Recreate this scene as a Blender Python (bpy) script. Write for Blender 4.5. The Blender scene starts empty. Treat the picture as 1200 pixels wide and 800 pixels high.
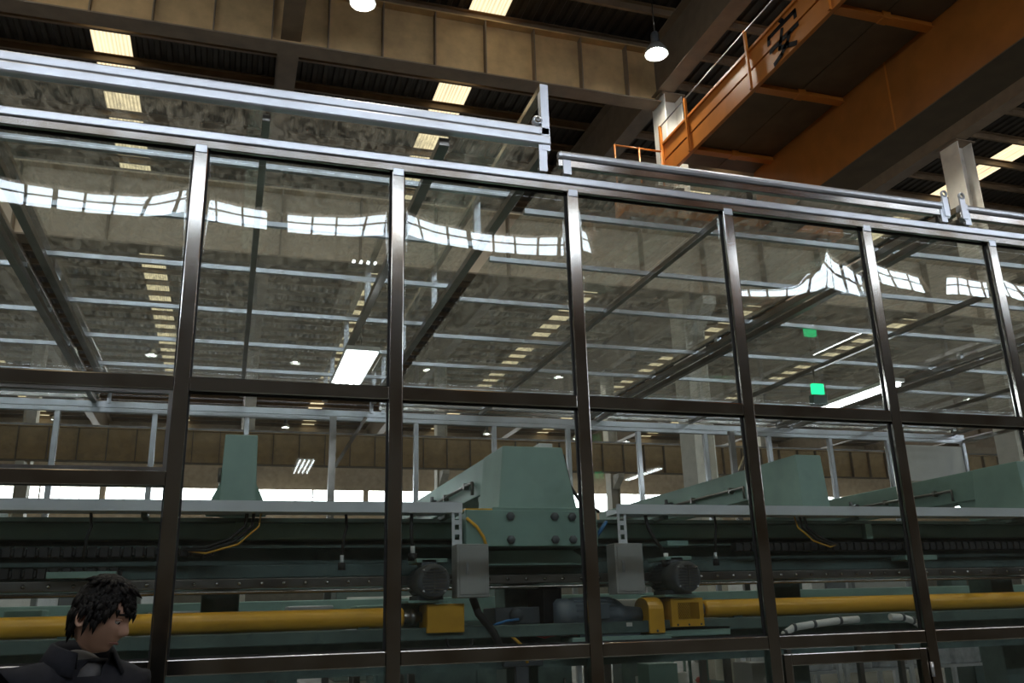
import bpy, bmesh, math, random
from mathutils import Vector, Matrix, noise
random.seed(7)
S = bpy.context.scene
COL = S.collection
PI = math.pi

# ------------------------------------------------------------------ camera
EYE = 1.6
cam_d = bpy.data.cameras.new('camera')
cam_d.sensor_width = 36.0
cam_d.lens = 36.0 * 1038.0 / 1200.0
cam_d.clip_end = 400
cam = bpy.data.objects.new('camera', cam_d)
COL.objects.link(cam)
VX = Vector((0.95404228, 0.06294421, 0.29298695))     # world axes seen from the lens (x right, y down, z ahead)
VY = Vector((-0.29839874, 0.28957087, 0.90945418))
VZ = Vector((-0.02759561, -0.95508468, 0.29504532))
cam.matrix_world = Matrix(((VX.x, -VX.y, -VX.z, 0), (VY.x, -VY.y, -VY.z, 0), (VZ.x, -VZ.y, -VZ.z, EYE), (0, 0, 0, 1)))
S.camera = cam

# ------------------------------------------------------------------ world, view
W = bpy.data.worlds.new('sky')
S.world = W
W.use_nodes = True
W.node_tree.nodes['Background'].inputs[0].default_value = (0.55, 0.65, 0.8, 1)
W.node_tree.nodes['Background'].inputs[1].default_value = 0.4
S.view_settings.view_transform = 'Standard'
S.view_settings.look = 'None'
S.view_settings.exposure = 0.0
S.view_settings.gamma = 1.0
S.view_settings.use_curve_mapping = False
cy = S.cycles
cy.max_bounces = 10
cy.diffuse_bounces = 4
cy.glossy_bounces = 5
cy.transmission_bounces = 6
cy.transparent_max_bounces = 40
cy.sample_clamp_indirect = 4.0
cy.caustics_reflective = False
cy.caustics_refractive = False

REAR_WINDOW = 18.0
REAR_UPPER = 6.5        # unseen upper strip added for more daylight; bright rails hint at it      # daylight in the window strips of the two long walls
FAR_WINDOW = 12.0
SKYLIGHT = 1.25
HIGH_BAY = 80.0
TUBE = 24.0
BAY_WATT = 450.0

# ------------------------------------------------------------------ materials
def new_mat(name):
    m = bpy.data.materials.new(name)
    m.use_nodes = True
    return m, m.node_tree.nodes, m.node_tree.links

def paint(name, col, rough=0.5, metal=0.0, var=0.15, scale=3.0, spec=0.5, bump=0.0, dirt=None, dscale=1.5, damt=0.5):
    m, N, L = new_mat(name)
    b = N['Principled BSDF']
    b.inputs['Roughness'].default_value = rough
    b.inputs['Metallic'].default_value = metal
    b.inputs['Specular IOR Level'].default_value = spec
    tc = N.new('ShaderNodeTexCoord')
    nz = N.new('ShaderNodeTexNoise')
    nz.inputs['Scale'].default_value = scale
    nz.inputs['Detail'].default_value = 6
    L.new(tc.outputs['Object'], nz.inputs['Vector'])
    r = N.new('ShaderNodeValToRGB')
    r.color_ramp.elements[0].position = 0.3
    r.color_ramp.elements[1].position = 0.7
    r.color_ramp.elements[0].color = (*[c * (1 - var) for c in col], 1)
    r.color_ramp.elements[1].color = (*[min(1, c * (1 + var)) for c in col], 1)
    L.new(nz.outputs['Fac'], r.inputs['Fac'])
    out = r.outputs['Color']
    if dirt:
        n2 = N.new('ShaderNodeTexNoise')
        n2.inputs['Scale'].default_value = dscale
        n2.inputs['Detail'].default_value = 8
        n2.inputs['Roughness'].default_value = 0.7
        L.new(tc.outputs['Object'], n2.inputs['Vector'])
        r2 = N.new('ShaderNodeValToRGB')
        r2.color_ramp.elements[0].position = 0.5
        r2.color_ramp.elements[1].position = 0.72
        r2.color_ramp.elements[0].color = (0, 0, 0, 1)
        r2.color_ramp.elements[1].color = (damt, damt, damt, 1)
        L.new(n2.outputs['Fac'], r2.inputs['Fac'])
        mx = N.new('ShaderNodeMixRGB')
        L.new(r2.outputs['Color'], mx.inputs[0])
        L.new(out, mx.inputs[1])
        mx.inputs[2].default_value = (*dirt, 1)
        out = mx.outputs[0]
    L.new(out, b.inputs['Base Color'])
    if bump:
        bp = N.new('ShaderNodeBump')
        bp.inputs['Strength'].default_value = bump
        bp.inputs['Distance'].default_value = 0.01
        L.new(nz.outputs['Fac'], bp.inputs['Height'])
        L.new(bp.outputs['Normal'], b.inputs['Normal'])
    return m

def steel_mat(name, col=(0.56, 0.57, 0.60), rough=0.2, stain=(0.30, 0.25, 0.20), metal=1.0):
    m, N, L = new_mat(name)
    b = N['Principled BSDF']
    b.inputs['Metallic'].default_value = metal
    tc = N.new('ShaderNodeTexCoord')
    n1 = N.new('ShaderNodeTexNoise'); n1.inputs['Scale'].default_value = 2.6; n1.inputs['Detail'].default_value = 2
    n2 = N.new('ShaderNodeTexNoise'); n2.inputs['Scale'].default_value = 5.0; n2.inputs['Detail'].default_value = 3
    L.new(tc.outputs['Object'], n1.inputs['Vector'])
    L.new(tc.outputs['Object'], n2.inputs['Vector'])
    r = N.new('ShaderNodeValToRGB')
    r.color_ramp.elements[0].position = 0.40
    r.color_ramp.elements[1].position = 0.75
    r.color_ramp.elements[0].color = (*col, 1)
    r.color_ramp.elements[1].color = (*stain, 1)
    L.new(n1.outputs['Fac'], r.inputs['Fac'])
    L.new(r.outputs['Color'], b.inputs['Base Color'])
    mr = N.new('ShaderNodeMapRange')
    mr.inputs['To Min'].default_value = rough * 0.95
    mr.inputs['To Max'].default_value = rough * 1.06
    L.new(n2.outputs['Fac'], mr.inputs['Value'])
    if metal == 1.0: L.new(mr.outputs['Result'], b.inputs['Roughness'])
    else: b.inputs['Roughness'].default_value = rough
    return m

def pane_mat(name, dust=0.03, smear=0.1, tint=(0.93, 0.95, 0.94), scale=5.0, film=1.5, dust_col=(0.55, 0.53, 0.48)):
    """clear sheet: straight-through transmission, Fresnel mirror reflection at both faces, thin film of dust and wiping smears"""
    m, N, L = new_mat(name)
    N.remove(N['Principled BSDF'])
    out = N['Material Output']
    tr = N.new('ShaderNodeBsdfTransparent'); tr.inputs[0].default_value = (*tint, 1)
    gl = N.new('ShaderNodeBsdfGlossy'); gl.inputs['Roughness'].default_value = 0.01
    geo = N.new('ShaderNodeNewGeometry')
    ior = N.new('ShaderNodeMapRange')
    ior.inputs['To Min'].default_value = film
    ior.inputs['To Max'].default_value = 1.0 / film
    L.new(geo.outputs['Backfacing'], ior.inputs['Value'])
    fr = N.new('ShaderNodeFresnel')
    L.new(ior.outputs['Result'], fr.inputs['IOR'])
    m1 = N.new('ShaderNodeMixShader')
    L.new(fr.outputs[0], m1.inputs[0]); L.new(tr.outputs[0], m1.inputs[1]); L.new(gl.outputs[0], m1.inputs[2])
    df = N.new('ShaderNodeBsdfDiffuse'); df.inputs[0].default_value = (*dust_col, 1)
    tl = N.new('ShaderNodeBsdfTranslucent'); tl.inputs[0].default_value = (*dust_col, 1)
    md = N.new('ShaderNodeMixShader'); md.inputs[0].default_value = 0.6
    L.new(df.outputs[0], md.inputs[1]); L.new(tl.outputs[0], md.inputs[2])
    tc = N.new('ShaderNodeTexCoord')
    mp = N.new('ShaderNodeMapping'); mp.inputs['Scale'].default_value = (scale, scale * .45, scale)
    L.new(tc.outputs['Object'], mp.inputs[0])
    n1 = N.new('ShaderNodeTexNoise'); n1.inputs['Scale'].default_value = 1.0; n1.inputs['Detail'].default_value = 9
    n1.inputs['Roughness'].default_value = 0.75; n1.inputs['Distortion'].default_value = 1.2
    L.new(mp.outputs[0], n1.inputs['Vector'])
    r = N.new('ShaderNodeMapRange')
    r.inputs['From Min'].default_value = 0.44; r.inputs['From Max'].default_value = 0.72
    r.inputs['To Min'].default_value = dust; r.inputs['To Max'].default_value = dust + smear
    L.new(n1.outputs['Fac'], r.inputs['Value'])
    m2 = N.new('ShaderNodeMixShader')
    L.new(r.outputs['Result'], m2.inputs[0]); L.new(m1.outputs[0], m2.inputs[1]); L.new(md.outputs[0], m2.inputs[2])
    L.new(m2.outputs[0], out.inputs['Surface'])
    return m

def glow(name, col, strength, stripes=None):
    m, N, L = new_mat(name)
    N.remove(N['Principled BSDF'])
    e = N.new('ShaderNodeEmission')
    e.inputs[0].default_value = (*col, 1)
    e.inputs[1].default_value = strength
    if stripes:                      # the ribs of the translucent sheet let through unequal daylight
        tc = N.new('ShaderNodeTexCoord')
        wv = N.new('ShaderNodeTexWave'); wv.inputs['Scale'].default_value = stripes / 6.283; wv.inputs['Distortion'].default_value = 0.0
        L.new(tc.outputs['Object'], wv.inputs['Vector'])
        nz = N.new('ShaderNodeTexNoise'); nz.inputs['Scale'].default_value = .9
        L.new(tc.outputs['Object'], nz.inputs['Vector'])
        mu = N.new('ShaderNodeMath'); mu.operation = 'MULTIPLY'
        L.new(wv.outputs['Fac'], mu.inputs[0]); L.new(nz.outputs['Fac'], mu.inputs[1])
        mr = N.new('ShaderNodeMapRange')
        mr.inputs['From Max'].default_value = .6
        mr.inputs['To Min'].default_value = strength * 1.25; mr.inputs['To Max'].default_value = strength * .65
        L.new(mu.outputs[0], mr.inputs['Value']); L.new(mr.outputs['Result'], e.inputs[1])
    L.new(e.outputs[0], N['Material Output'].inputs['Surface'])
    return m

M = {
    'steel': steel_mat('stainless steel', (0.50, 0.485, 0.46), 0.13, (0.27, 0.215, 0.16)),
    'steel_bright': steel_mat('bright galvanised tube', (0.72, 0.755, 0.82), 0.27, (0.60, 0.61, 0.64), 0.6),
    'steel_dark': steel_mat('dull steel', (0.30, 0.29, 0.28), 0.3, (0.18, 0.16, 0.14)),
    'pane': pane_mat('clear sheet', 0.004, 0.02),
    'roof_pane': pane_mat('dusty clear roof sheet', 0.035, 0.42, scale=11.0, dust_col=(0.66, 0.63, 0.56)),
    'back_pane': pane_mat('clear rear sheet', 0.01, 0.05),
    'gasket': paint('black gasket', (0.02, 0.02, 0.02), 0.6),
    'cream': paint('cream structural paint', (0.58, 0.39, 0.185), 0.55, dirt=(0.28, 0.2, 0.12), dscale=0.8, damt=0.4),
    'runway_paint': paint('pale cream runway paint', (0.80, 0.655, 0.48), 0.5, var=0.06, dirt=(0.55, 0.43, 0.3), dscale=0.6, damt=0.35),
    'white_col': paint('off white column paint', (0.86, 0.83, 0.76), 0.5, dirt=(0.45, 0.4, 0.32), damt=0.3),
    'wall_cream': paint('cream wall sheeting', (0.70, 0.56, 0.42), 0.6),
    'deck': paint('dark roof sheeting', (0.04, 0.034, 0.028), 0.45, var=0.2),
    'purlin': paint('brown purlin paint', (0.24, 0.165, 0.10), 0.55, var=0.2),
    'rafter': paint('dull brown rafter paint', (0.23, 0.175, 0.12), 0.55),
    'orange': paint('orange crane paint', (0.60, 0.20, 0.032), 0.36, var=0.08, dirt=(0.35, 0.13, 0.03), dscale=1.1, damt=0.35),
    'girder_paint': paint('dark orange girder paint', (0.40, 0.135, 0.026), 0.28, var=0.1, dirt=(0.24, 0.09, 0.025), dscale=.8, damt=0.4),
    'walk': paint('dark walkway plate', (0.13, 0.09, 0.055), 0.6),
    'black': paint('black paint', (0.010, 0.010, 0.012), 0.85, spec=0.1),
    'rubber': paint('black rubber', (0.015, 0.015, 0.015), 0.55),
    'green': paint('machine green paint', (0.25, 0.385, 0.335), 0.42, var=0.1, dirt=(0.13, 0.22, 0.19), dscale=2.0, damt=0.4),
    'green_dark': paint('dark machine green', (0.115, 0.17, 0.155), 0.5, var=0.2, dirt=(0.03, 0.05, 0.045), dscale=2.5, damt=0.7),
    'yellow': paint('yellow guard paint', (0.86, 0.46, 0.045), 0.33, var=0.06, dirt=(0.40, 0.2, 0.03), damt=0.4),
    'grey': paint('grey enamel', (0.36, 0.36, 0.345), 0.45, var=0.06),
    'tray': paint('light grey tray', (0.74, 0.77, 0.81), 0.4, var=0.05),
    'motor': paint('dark grey motor casing', (0.09, 0.10, 0.11), 0.5),
    'blue_motor': paint('blue grey motor casing', (0.12, 0.15, 0.18), 0.4),
    'floor': paint('worn concrete', (0.20, 0.205, 0.195), 0.55, scale=0.8, dirt=(0.08, 0.08, 0.075), dscale=0.5, damt=0.7),
    'lower_wall': paint('dull lower wall', (0.16, 0.15, 0.135), 0.7),
    'white': paint('white sheet', (0.78, 0.78, 0.76), 0.5, var=0.05),
    'film': paint('crinkled clear wrap', (0.70, 0.72, 0.74), 0.15, var=0.25, scale=9.0, bump=0.8),
    'wood': paint('pallet wood', (0.42, 0.28, 0.15), 0.7),
    'red': paint('red plastic', (0.55, 0.05, 0.04), 0.4),
    'blue': paint('blue plastic', (0.05, 0.2, 0.45), 0.4),
    'lamp_shell': paint('lamp aluminium', (0.55, 0.56, 0.55), 0.35, metal=0.6),
    'skin': paint('skin', (0.50, 0.29, 0.205), 0.5, var=0.07, scale=12),
    'lip': paint('lip', (0.30, 0.135, 0.105), 0.5, var=0.05),
    'hair': paint('dark hair', (0.009, 0.0075, 0.007), 0.6, scale=60, var=0.4, bump=0.4, spec=0.25),
    'navy': paint('navy work cloth', (0.010, 0.011, 0.018), 0.9, scale=30, var=0.2, bump=0.15),
    'shirt': paint('pale grey shirt', (0.13, 0.13, 0.135), 0.85, scale=30),
    'trouser': paint('dark trousers', (0.02, 0.02, 0.025), 0.85, scale=30),
    'eye': paint('eye white', (0.40, 0.38, 0.36), 0.35, var=0.02),
    'skylight': glow('daylit roof sheet', (1.0, 0.82, 0.50), SKYLIGHT, 24.0),
    'window_far': glow('daylit far window', (0.93, 0.95, 1.0), FAR_WINDOW),
    'window_rear': glow('daylit rear window', (0.80, 0.90, 1.0), REAR_WINDOW),
    'window_added': glow('added upper window daylight', (0.80, 0.88, 1.0), REAR_UPPER),
    'bulb': glow('high bay bulb', (0.95, 1.0, 0.90), HIGH_BAY),
    'tube': glow('fluorescent tube', (0.93, 0.97, 1.0), TUBE),
    'sign_green': glow('lit green sign', (0.02, 0.9, 0.3), 2.0),
}

# ------------------------------------------------------------------ mesh helpers
class MB:
    def __init__(self):
        self.v, self.f, self.smooth = [], [], set()
    def box(self, x0, x1, y0, y1, z0, z1):
        n = len(self.v)
        self.v += [(x0, y0, z0), (x1, y0, z0), (x1, y1, z0), (x0, y1, z0), (x0, y0, z1), (x1, y0, z1), (x1, y1, z1), (x0, y1, z1)]
        self.f += [[n + i for i in q] for q in ((0, 3, 2, 1), (4, 5, 6, 7), (0, 1, 5, 4), (1, 2, 6, 5), (2, 3, 7, 6), (3, 0, 4, 7))]
        return self
    def bar(self, p0, p1, w, h):
        """rectangular bar along p0-p1"""
        p0, p1 = Vector(p0), Vector(p1)
        d = (p1 - p0).normalized()
        up = Vector((0, 0, 1)) if abs(d.z) < 0.95 else Vector((0, 1, 0))
        s = d.cross(up).normalized(); u = s.cross(d).normalized()
        n = len(self.v)
        for p in (p0, p1):
            for a, b in ((-1, -1), (1, -1), (1, 1), (-1, 1)):
                self.v.append(tuple(p + s * a * w / 2 + u * b * h / 2))
        self.f += [[n + i for i in q] for q in ((0, 1, 2, 3), (7, 6, 5, 4), (0, 4, 5, 1), (1, 5, 6, 2), (2, 6, 7, 3), (3, 7, 4, 0))]
        return self
    def path(self, pts, r, n=10, caps=True):
        pts = [Vector(p) for p in pts]
        rs = r if isinstance(r, (list, tuple)) else [r] * len(pts)
        base = len(self.v)
        ref = None
        for i, p in enumerate(pts):
            d = (pts[min(i + 1, len(pts) - 1)] - pts[max(i - 1, 0)]).normalized()
            if ref is None:
                ref = Vector((0, 0, 1)) if abs(d.z) < 0.9 else Vector((1, 0, 0))
            s = d.cross(ref).normalized(); u = s.cross(d).normalized(); ref = u
            for k in range(n):
                a = 2 * PI * k / n
                self.v.append(tuple(p + (s * math.cos(a) + u * math.sin(a)) * rs[i]))
        for i in range(len(pts) - 1):
            for k in range(n):
                a, b = base + i * n + k, base + i * n + (k + 1) % n
                self.smooth.add(len(self.f))
                self.f.append([a, b, b + n, a + n])
        if caps:
            self.f.append([base + k for k in range(n)][::-1])
            self.f.append([base + (len(pts) - 1) * n + k for k in range(n)])
        return self
    def lathe(self, prof, c, axis='z', n=24):
        """prof: list of (radius, height along the axis)"""
        base = len(self.v)
        for r, h in prof:
            for k in range(n):
                a = 2 * PI * k / n
                q = (r * math.cos(a), r * math.sin(a), h)
                if axis == 'y': q = (q[0], q[2], q[1])
                if axis == 'x': q = (q[2], q[0], q[1])
                self.v.append((c[0] + q[0], c[1] + q[1], c[2] + q[2]))
        for i in range(len(prof) - 1):
            for k in range(n):
                a, b = base + i * n + k, base + i * n + (k + 1) % n
                self.smooth.add(len(self.f))
                self.f.append([a, b, b + n, a + n])
        return self
    def prism(self, poly, axis, a0, a1):
        """poly of 2D points swept along an axis ('x': points are (y,z); 'y': (x,z); 'z': (x,y))"""
        n = len(self.v); k = len(poly)
        for a in (a0, a1):
            for p, q in poly:
                self.v.append({'x': (a, p, q), 'y': (p, a, q), 'z': (p, q, a)}[axis])
        self.f.append([n + i for i in range(k)][::-1]); self.f.append([n + k + i for i in range(k)])
        for i in range(k):
            j = (i + 1) % k
            self.f.append([n + i, n + j, n + k + j, n + k + i])
        return self
    def build(self, name, mat, parent=None, bevel=0.0, smooth=False):
        me = bpy.data.meshes.new(name)
        off = Vector((0, 0, 0))
        q = parent
        while q is not None:
            off += q.location; q = q.parent
        me.from_pydata([tuple(Vector(p) - off) for p in self.v], [], self.f)
        if smooth:
            for p in me.polygons: p.use_smooth = True
        elif self.smooth:
            for i in self.smooth: me.polygons[i].use_smooth = True
        bm = bmesh.new(); bm.from_mesh(me)
        bmesh.ops.recalc_face_normals(bm, faces=bm.faces)
        bm.to_mesh(me); bm.free()
        me.materials.append(M[mat] if isinstance(mat, str) else mat)
        o = bpy.data.objects.new(name, me)
        COL.objects.link(o)
        if parent is not None: o.parent = parent
        if bevel:
            bv = o.modifiers.new('bevel', 'BEVEL'); bv.width = bevel; bv.segments = 2; bv.limit_method = 'ANGLE'
        return o

def box(name, mat, parent, x0, x1, y0, y1, z0, z1, bevel=0.0):
    return MB().box(x0, x1, y0, y1, z0, z1).build(name, mat, parent, bevel)

def tag(o, label, cat, group=None, kind=None):
    o['label'] = label; o['category'] = cat
    if group: o['group'] = group
    if kind: o['kind'] = kind
    return o

def thing(name, label, cat, loc=(0, 0, 0), group=None):
    o = bpy.data.objects.new(name, None)
    o.empty_display_size = 0.1
    COL.objects.link(o); o.location = loc
    return tag(o, label, cat, group)

def copy_tree(src, loc, label=None, group=None):
    r = src.copy(); COL.objects.link(r); r.location = loc
    if label: r['label'] = label
    if group: r['group'] = group
    for ch in list(src.children):
        c = ch.copy(); COL.objects.link(c); c.parent = r
        for g in list(ch.children):
            d = g.copy(); COL.objects.link(d); d.parent = c
    return r

def struct(o):
    o['kind'] = 'structure'; return o

def shared(name, src, parent, loc):
    o = src.copy(); o.name = name; COL.objects.link(o); o.parent = parent; o.location = loc
    return o

def Z(zr): return EYE + zr        # height above the eye line -> height above the floor

# ================================================================== HALL
HX0, HX1 = -26.0, 76.0
HY0, HY1 = -7.0, 61.3
DECK = Z(12.85)
struct(MB().box(HX0, HX1, HY0, HY1, -0.2, 0).build('floor', 'floor'))
struct(MB().box(HX0 - .3, HX0, HY0, HY1, 0, DECK + .3).build('wall_left', 'lower_wall'))
struct(MB().box(HX1, HX1 + .3, HY0, HY1, 0, DECK + .3).build('wall_right', 'wall_cream'))

# long walls: dull lower part, window strip, cream sheeting
def long_wall(name, wname, y0, y1, zs, wmat, spans, pitch, upper=None):
    """zs = bottom of cream band, window bottom, window top; spans = glazed stretches along x"""
    w = struct(MB().box(HX0, HX1, y0, y1, 0, zs[0]).build(name, 'lower_wall'))
    MB().box(HX0, HX1, y0, y1, zs[0], zs[1]).build('sheeting', 'wall_cream', w)
    MB().box(HX0, HX1, y0, y1, zs[2], upper[0] if upper else DECK + .3).build('sheeting', 'wall_cream', w)
    if upper: MB().box(HX0, HX1, y0, y1, upper[1], DECK + .3).build('sheeting', 'wall_cream', w)
    win = struct(bpy.data.objects.new(wname, None)); COL.objects.link(win)
    ym = (y0 + y1) / 2
    for za, zb in [(zs[1], zs[2])] + ([upper] if upper else []):
        last = HX0
        for a, b in spans + [(HX1, HX1)]:
            if a > last: MB().box(last, a, y0, y1, za, zb).build('pier', 'wall_cream', win)
            last = b
            if a == b: continue
            MB().box(a, b, ym - .02, ym + .02, za, zb).build('pane', 'window_added' if upper and za == upper[0] else wmat, win)
            n = max(2, int(round((b - a) / pitch)))
            mm = MB()
            for i in range(n + 1):
                px = a + (b - a) * i / n
                wd = 0.04 if i % 4 else 0.09
                mm.box(px - wd / 2, px + wd / 2, ym - .06, ym + .06, za, zb)
            zt = za + (zb - za) * .62
            mm.box(a, b, ym - .05, ym + .05, zt, zt + .03)
            mm.build('mullion', 'rafter', win)
    return w
FRAMES = [0.6 + 8.3 * k for k in range(-3, 10)]
def bays(cut=None):
    out = []
    ee = [HX0] + FRAMES + [HX1]
    for a, b in zip(ee[:-1], ee[1:]):
        if b - a < 1: continue
        if cut and a < cut[1] and b > cut[0]:
            if a + .16 < cut[0] - .5: out.append((a + .16, cut[0]))
            if b - .16 > cut[1] + .5: out.append((cut[1], b - .16))
        else: out.append((a + .16, b - .16))
    return out
long_wall('wall_back', 'window_1', HY1, HY1 + .3, (Z(6.2), Z(7.15), Z(8.45)), 'window_far', bays(), 1.1)
long_wall('wall_front', 'window_2', HY0 - .3, HY0, (Z(6.4), Z(7.90), Z(8.45)), 'window_rear', bays((7.7, 11.2)), 0.5, (Z(9.9), Z(10.9)))

# roof: corrugated sheets between daylight strips, purlins, rafters
roof = bpy.data.objects.new('ceiling', None); COL.objects.link(roof); struct(roof)
SKY_X = [-20.0, -11.6, -3.25, 4.8, 13.8, 21.8, 30.2, 38.5, 46.8, 55.1, 63.4]
def corrugated(x0, x1, name, mat):
    n = max(1, int(round((x1 - x0) / 0.26)))
    p = (x1 - x0) / n
    pts = []
    for i in range(n):
        a = x0 + i * p
        pts += [(a, 0), (a + .38 * p, 0), (a + .5 * p, .05), (a + .88 * p, .05)]
    pts.append((x1, 0))
    v, f = [], []
    for x, z in pts:
        v += [(x, HY0, DECK + z), (x, HY1, DECK + z)]
    for i in range(len(pts) - 1):
        f.append([2 * i, 2 * i + 1, 2 * i + 3, 2 * i + 2])
    b = MB(); b.v = v; b.f = f
    return b.build(name, mat, roof)
xs = HX0
for sx in SKY_X:
    corrugated(xs, sx - .42, 'roof_sheet', 'deck')
    corrugated(sx - .42, sx + .42, 'skylight', 'skylight')
    xs = sx + .42
corrugated(xs, HX1, 'roof_sheet', 'deck')
box('roof_cover', 'deck', roof, HX0, HX1, HY0, HY1, DECK + .25, DECK + .3)
first = None
y = HY0 + .6
while y < HY1:
    if first is None:
        # Z-section purlin
        first = MB().box(HX0, HX1, y - .008, y + .008, DECK - .17, DECK - .003).box(HX0, HX1, y - .008, y + .07, DECK - .178, DECK - .165).box(HX0, HX1, y - .09, y + .008, DECK - .018, DECK - .003).build('purlin', 'purlin', roof)
        y00 = y
    else:
        shared('purlin', first, roof, (0, y - y00, 0))
    y += 1.25
FRAME_X = [0.6 + 8.3 * k for k in range(-3, 10)]
LINES_Y = [HY0 + .4, 16.0, 38.5, 60.8]
first = None
for fx in FRAME_X:
    b0, b1 = Z(11.3), DECK - .185
    if first is None:
        mm = MB()
        mm.box(fx - .012, fx + .012, HY0 + .1, HY1 - .1, b0 + .02, b1 - .02).box(fx - .2, fx + .2, HY0 + .1, HY1 - .1, b0, b0 + .02).box(fx - .2, fx + .2, HY0 + .1, HY1 - .1, b1 - .02, b1)
        for yy in (5, 27, 49):
            mm.box(fx - .18, fx + .18, yy - .01, yy + .01, b0 + .02, b1 - .02)
        first = mm.build('rafter', 'rafter', roof); f0 = fx
    else:
        shared('rafter', first, roof, (fx - f0, 0, 0))

# columns
def column(x, y, ztop, label):
    t = thing('steel_column', label, 'column', (x, y, 0))
    m = 'white_col'
    MB().box(x - .23, x - .205, y - .3, y + .3, .03, ztop).box(x + .205, x + .23, y - .3, y + .3, .03, ztop).box(x - .205, x + .205, y - .012, y + .012, .03, ztop).build('shaft', m, t)
    box('base_plate', 'steel_dark', t, x - .35, x + .35, y - .4, y + .4, 0, .03)
    box('cap_plate', 'rafter', t, x - .3, x + .3, y - .35, y + .35, ztop, ztop + .03)
    # corbel carrying the crane runway
    s = -1
    MB().prism([(y + s * .3, Z(5.5)), (y + s * .3, Z(6.13)), (y + s * 1.0, Z(6.13)), (y + s * 1.0, Z(5.95))], 'x', x - .15, x + .15).build('corbel', m, t)
    return t
column(9.09, 16, Z(11.26), 'tall off-white steel column beside the orange crane, behind the glass enclosure')
column(17.38, 16, Z(11.26), 'off-white steel column at the right edge, right of the orange crane')
column(25.5, 16, Z(11.26), 'steel column of the near row, beyond the right edge column')
column(-7.7, 16, Z(11.26), 'steel column of the near row, left of the glass enclosure')
ord_ = {0: 'leftmost', 1: 'second from left', 2: 'third from left', 3: 'fourth from left', 4: 'fifth from left', 5: 'sixth from left'}
for i in range(6):
    column(-7.7 + 8.3 * i, 38.5, Z(11.26), 'distant steel column of the far row under the cream girder, %s' % ord_[i])

# jack girder and crane runways
def plate_girder(name, label, x0, x1, y, z0, z1, fw, rib0, pitch, mat='cream', rail=False):
    t = thing(name, label, 'girder', (x0, y, z0))
    box('web', mat, t, x0, x1, y - .012, y + .012, z0 + .03, z1 - .03)
    box('bottom_flange', 'rafter', t, x0, x1, y - fw / 2, y + fw / 2, z0, z0 + .03)
    box('top_flange', mat, t, x0, x1, y - fw / 2, y + fw / 2, z1 - .03, z1)
    f = None
    x = rib0
    while x < x1:
        if x > x0:
            if f is None:
                f = MB().box(x - .012, x + .012, y - fw / 2 + .01, y + fw / 2 - .01, z0 + .03, z1 - .03).build('stiffener', 'rafter', t); xf = x
            else:
                shared('stiffener', f, t, (x - xf, 0, 0))
        x += pitch
    if rail:
        box('crane_rail', 'steel_dark', t, x0, x1, y - .035, y + .035, z1, z1 + .12)
    return t
plate_girder('roof_girder', 'cream plate girder with vertical ribs high under the roof, upper left', -7.7, 8.84, 16, Z(11.1), Z(12.5), .42, -7.6, 1.118)
plate_girder('crane_runway', 'cream crane runway girder behind the glass enclosure roof', -20, 42, 15.2, Z(6.15), Z(7.5), .4, -19.3, 1.42, 'runway_paint', rail=True)
plate_girder('crane_runway', 'long cream crane runway girder far across the hall', -20, 70, 37.9, Z(6.2), Z(7.55), .4, -19.6, 1.06, rail=True)

# ================================================================== ORANGE CRANE
crane = thing('overhead_crane', 'orange overhead travelling crane bridge with a walkway, upper right', 'crane', (9.8, 15.2, Z(7.62)))
CY0, CY1 = -5.6, 15.0
FX, ZB = 8.68, Z(9.0)
box('fascia_channel', 'orange', crane, FX - .09, FX, CY0, CY1 + .5, ZB + .40, ZB + .76, .008)
box('fascia_channel', 'orange', crane, FX - .08, FX, CY0, CY1 + .5, ZB, ZB + .375, .008)
box('fascia_lip', 'orange', crane, FX - .13, FX, CY0, CY1 + .5, ZB + .74, ZB + .80, .006)
BR_Y = [14.3, 11.98, 9.7, 7.4, 5.1, 2.8, .5, -1.8, -4.1]
GX0, GX1, GZ0, GZ1 = 10.5, 11.25, Z(7.74), Z(9.35)
yy = [CY1] + BR_Y + [CY0]
for a, b in zip(yy[:-1], yy[1:]):
    box('walkway_plate', 'walk', crane, FX, 9.57, b + .012, a - .012, ZB + .10, ZB + .112)
    MB().box(9.54, 9.63, b + .012, a - .012, ZB + .113, ZB + .13).box(FX, GX0, a - .03, a + .03, ZB + .113, ZB + .13).build('plate_joint', 'walk', crane)
    box('walkway_plate', 'walk', crane, 9.60, GX0, b + .012, a - .012, ZB + .10, ZB + .112)
for b in BR_Y:
    MB().box(FX, GX0, b - .05, b + .05, ZB, ZB + .10).box(FX, GX0, b - .09, b + .09, ZB - .012, ZB).box(9.5, 9.66, b - .09, b + .09, ZB - .03, ZB + .1).build('bracket', 'orange', crane, .006)
    MB().bar((FX - .13, b, ZB - .02), (FX - .13, b, ZB + 1.22), .05, .05).build('railing_post', 'orange', crane)
MB().path([(FX - .13, CY0, ZB + 1.2), (FX - .13, CY1 + .5, ZB + 1.2)], .014, 8).build('handrail', 'steel_dark', crane)
MB().bar((FX - .13, CY1 + .45, ZB), (FX - .13, CY1 + .45, ZB + 1.22), .06, .06).build('railing_post', 'orange', crane)
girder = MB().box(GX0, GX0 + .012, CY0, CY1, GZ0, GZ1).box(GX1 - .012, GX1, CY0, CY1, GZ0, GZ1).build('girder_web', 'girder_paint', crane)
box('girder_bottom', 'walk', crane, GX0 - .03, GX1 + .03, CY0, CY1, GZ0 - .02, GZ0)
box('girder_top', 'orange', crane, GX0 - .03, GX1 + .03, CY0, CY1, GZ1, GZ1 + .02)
MB().box(GX0 - .004, GX0, 10.78, 10.82, GZ0, GZ1).build('weld_seam', 'orange', crane)
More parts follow.
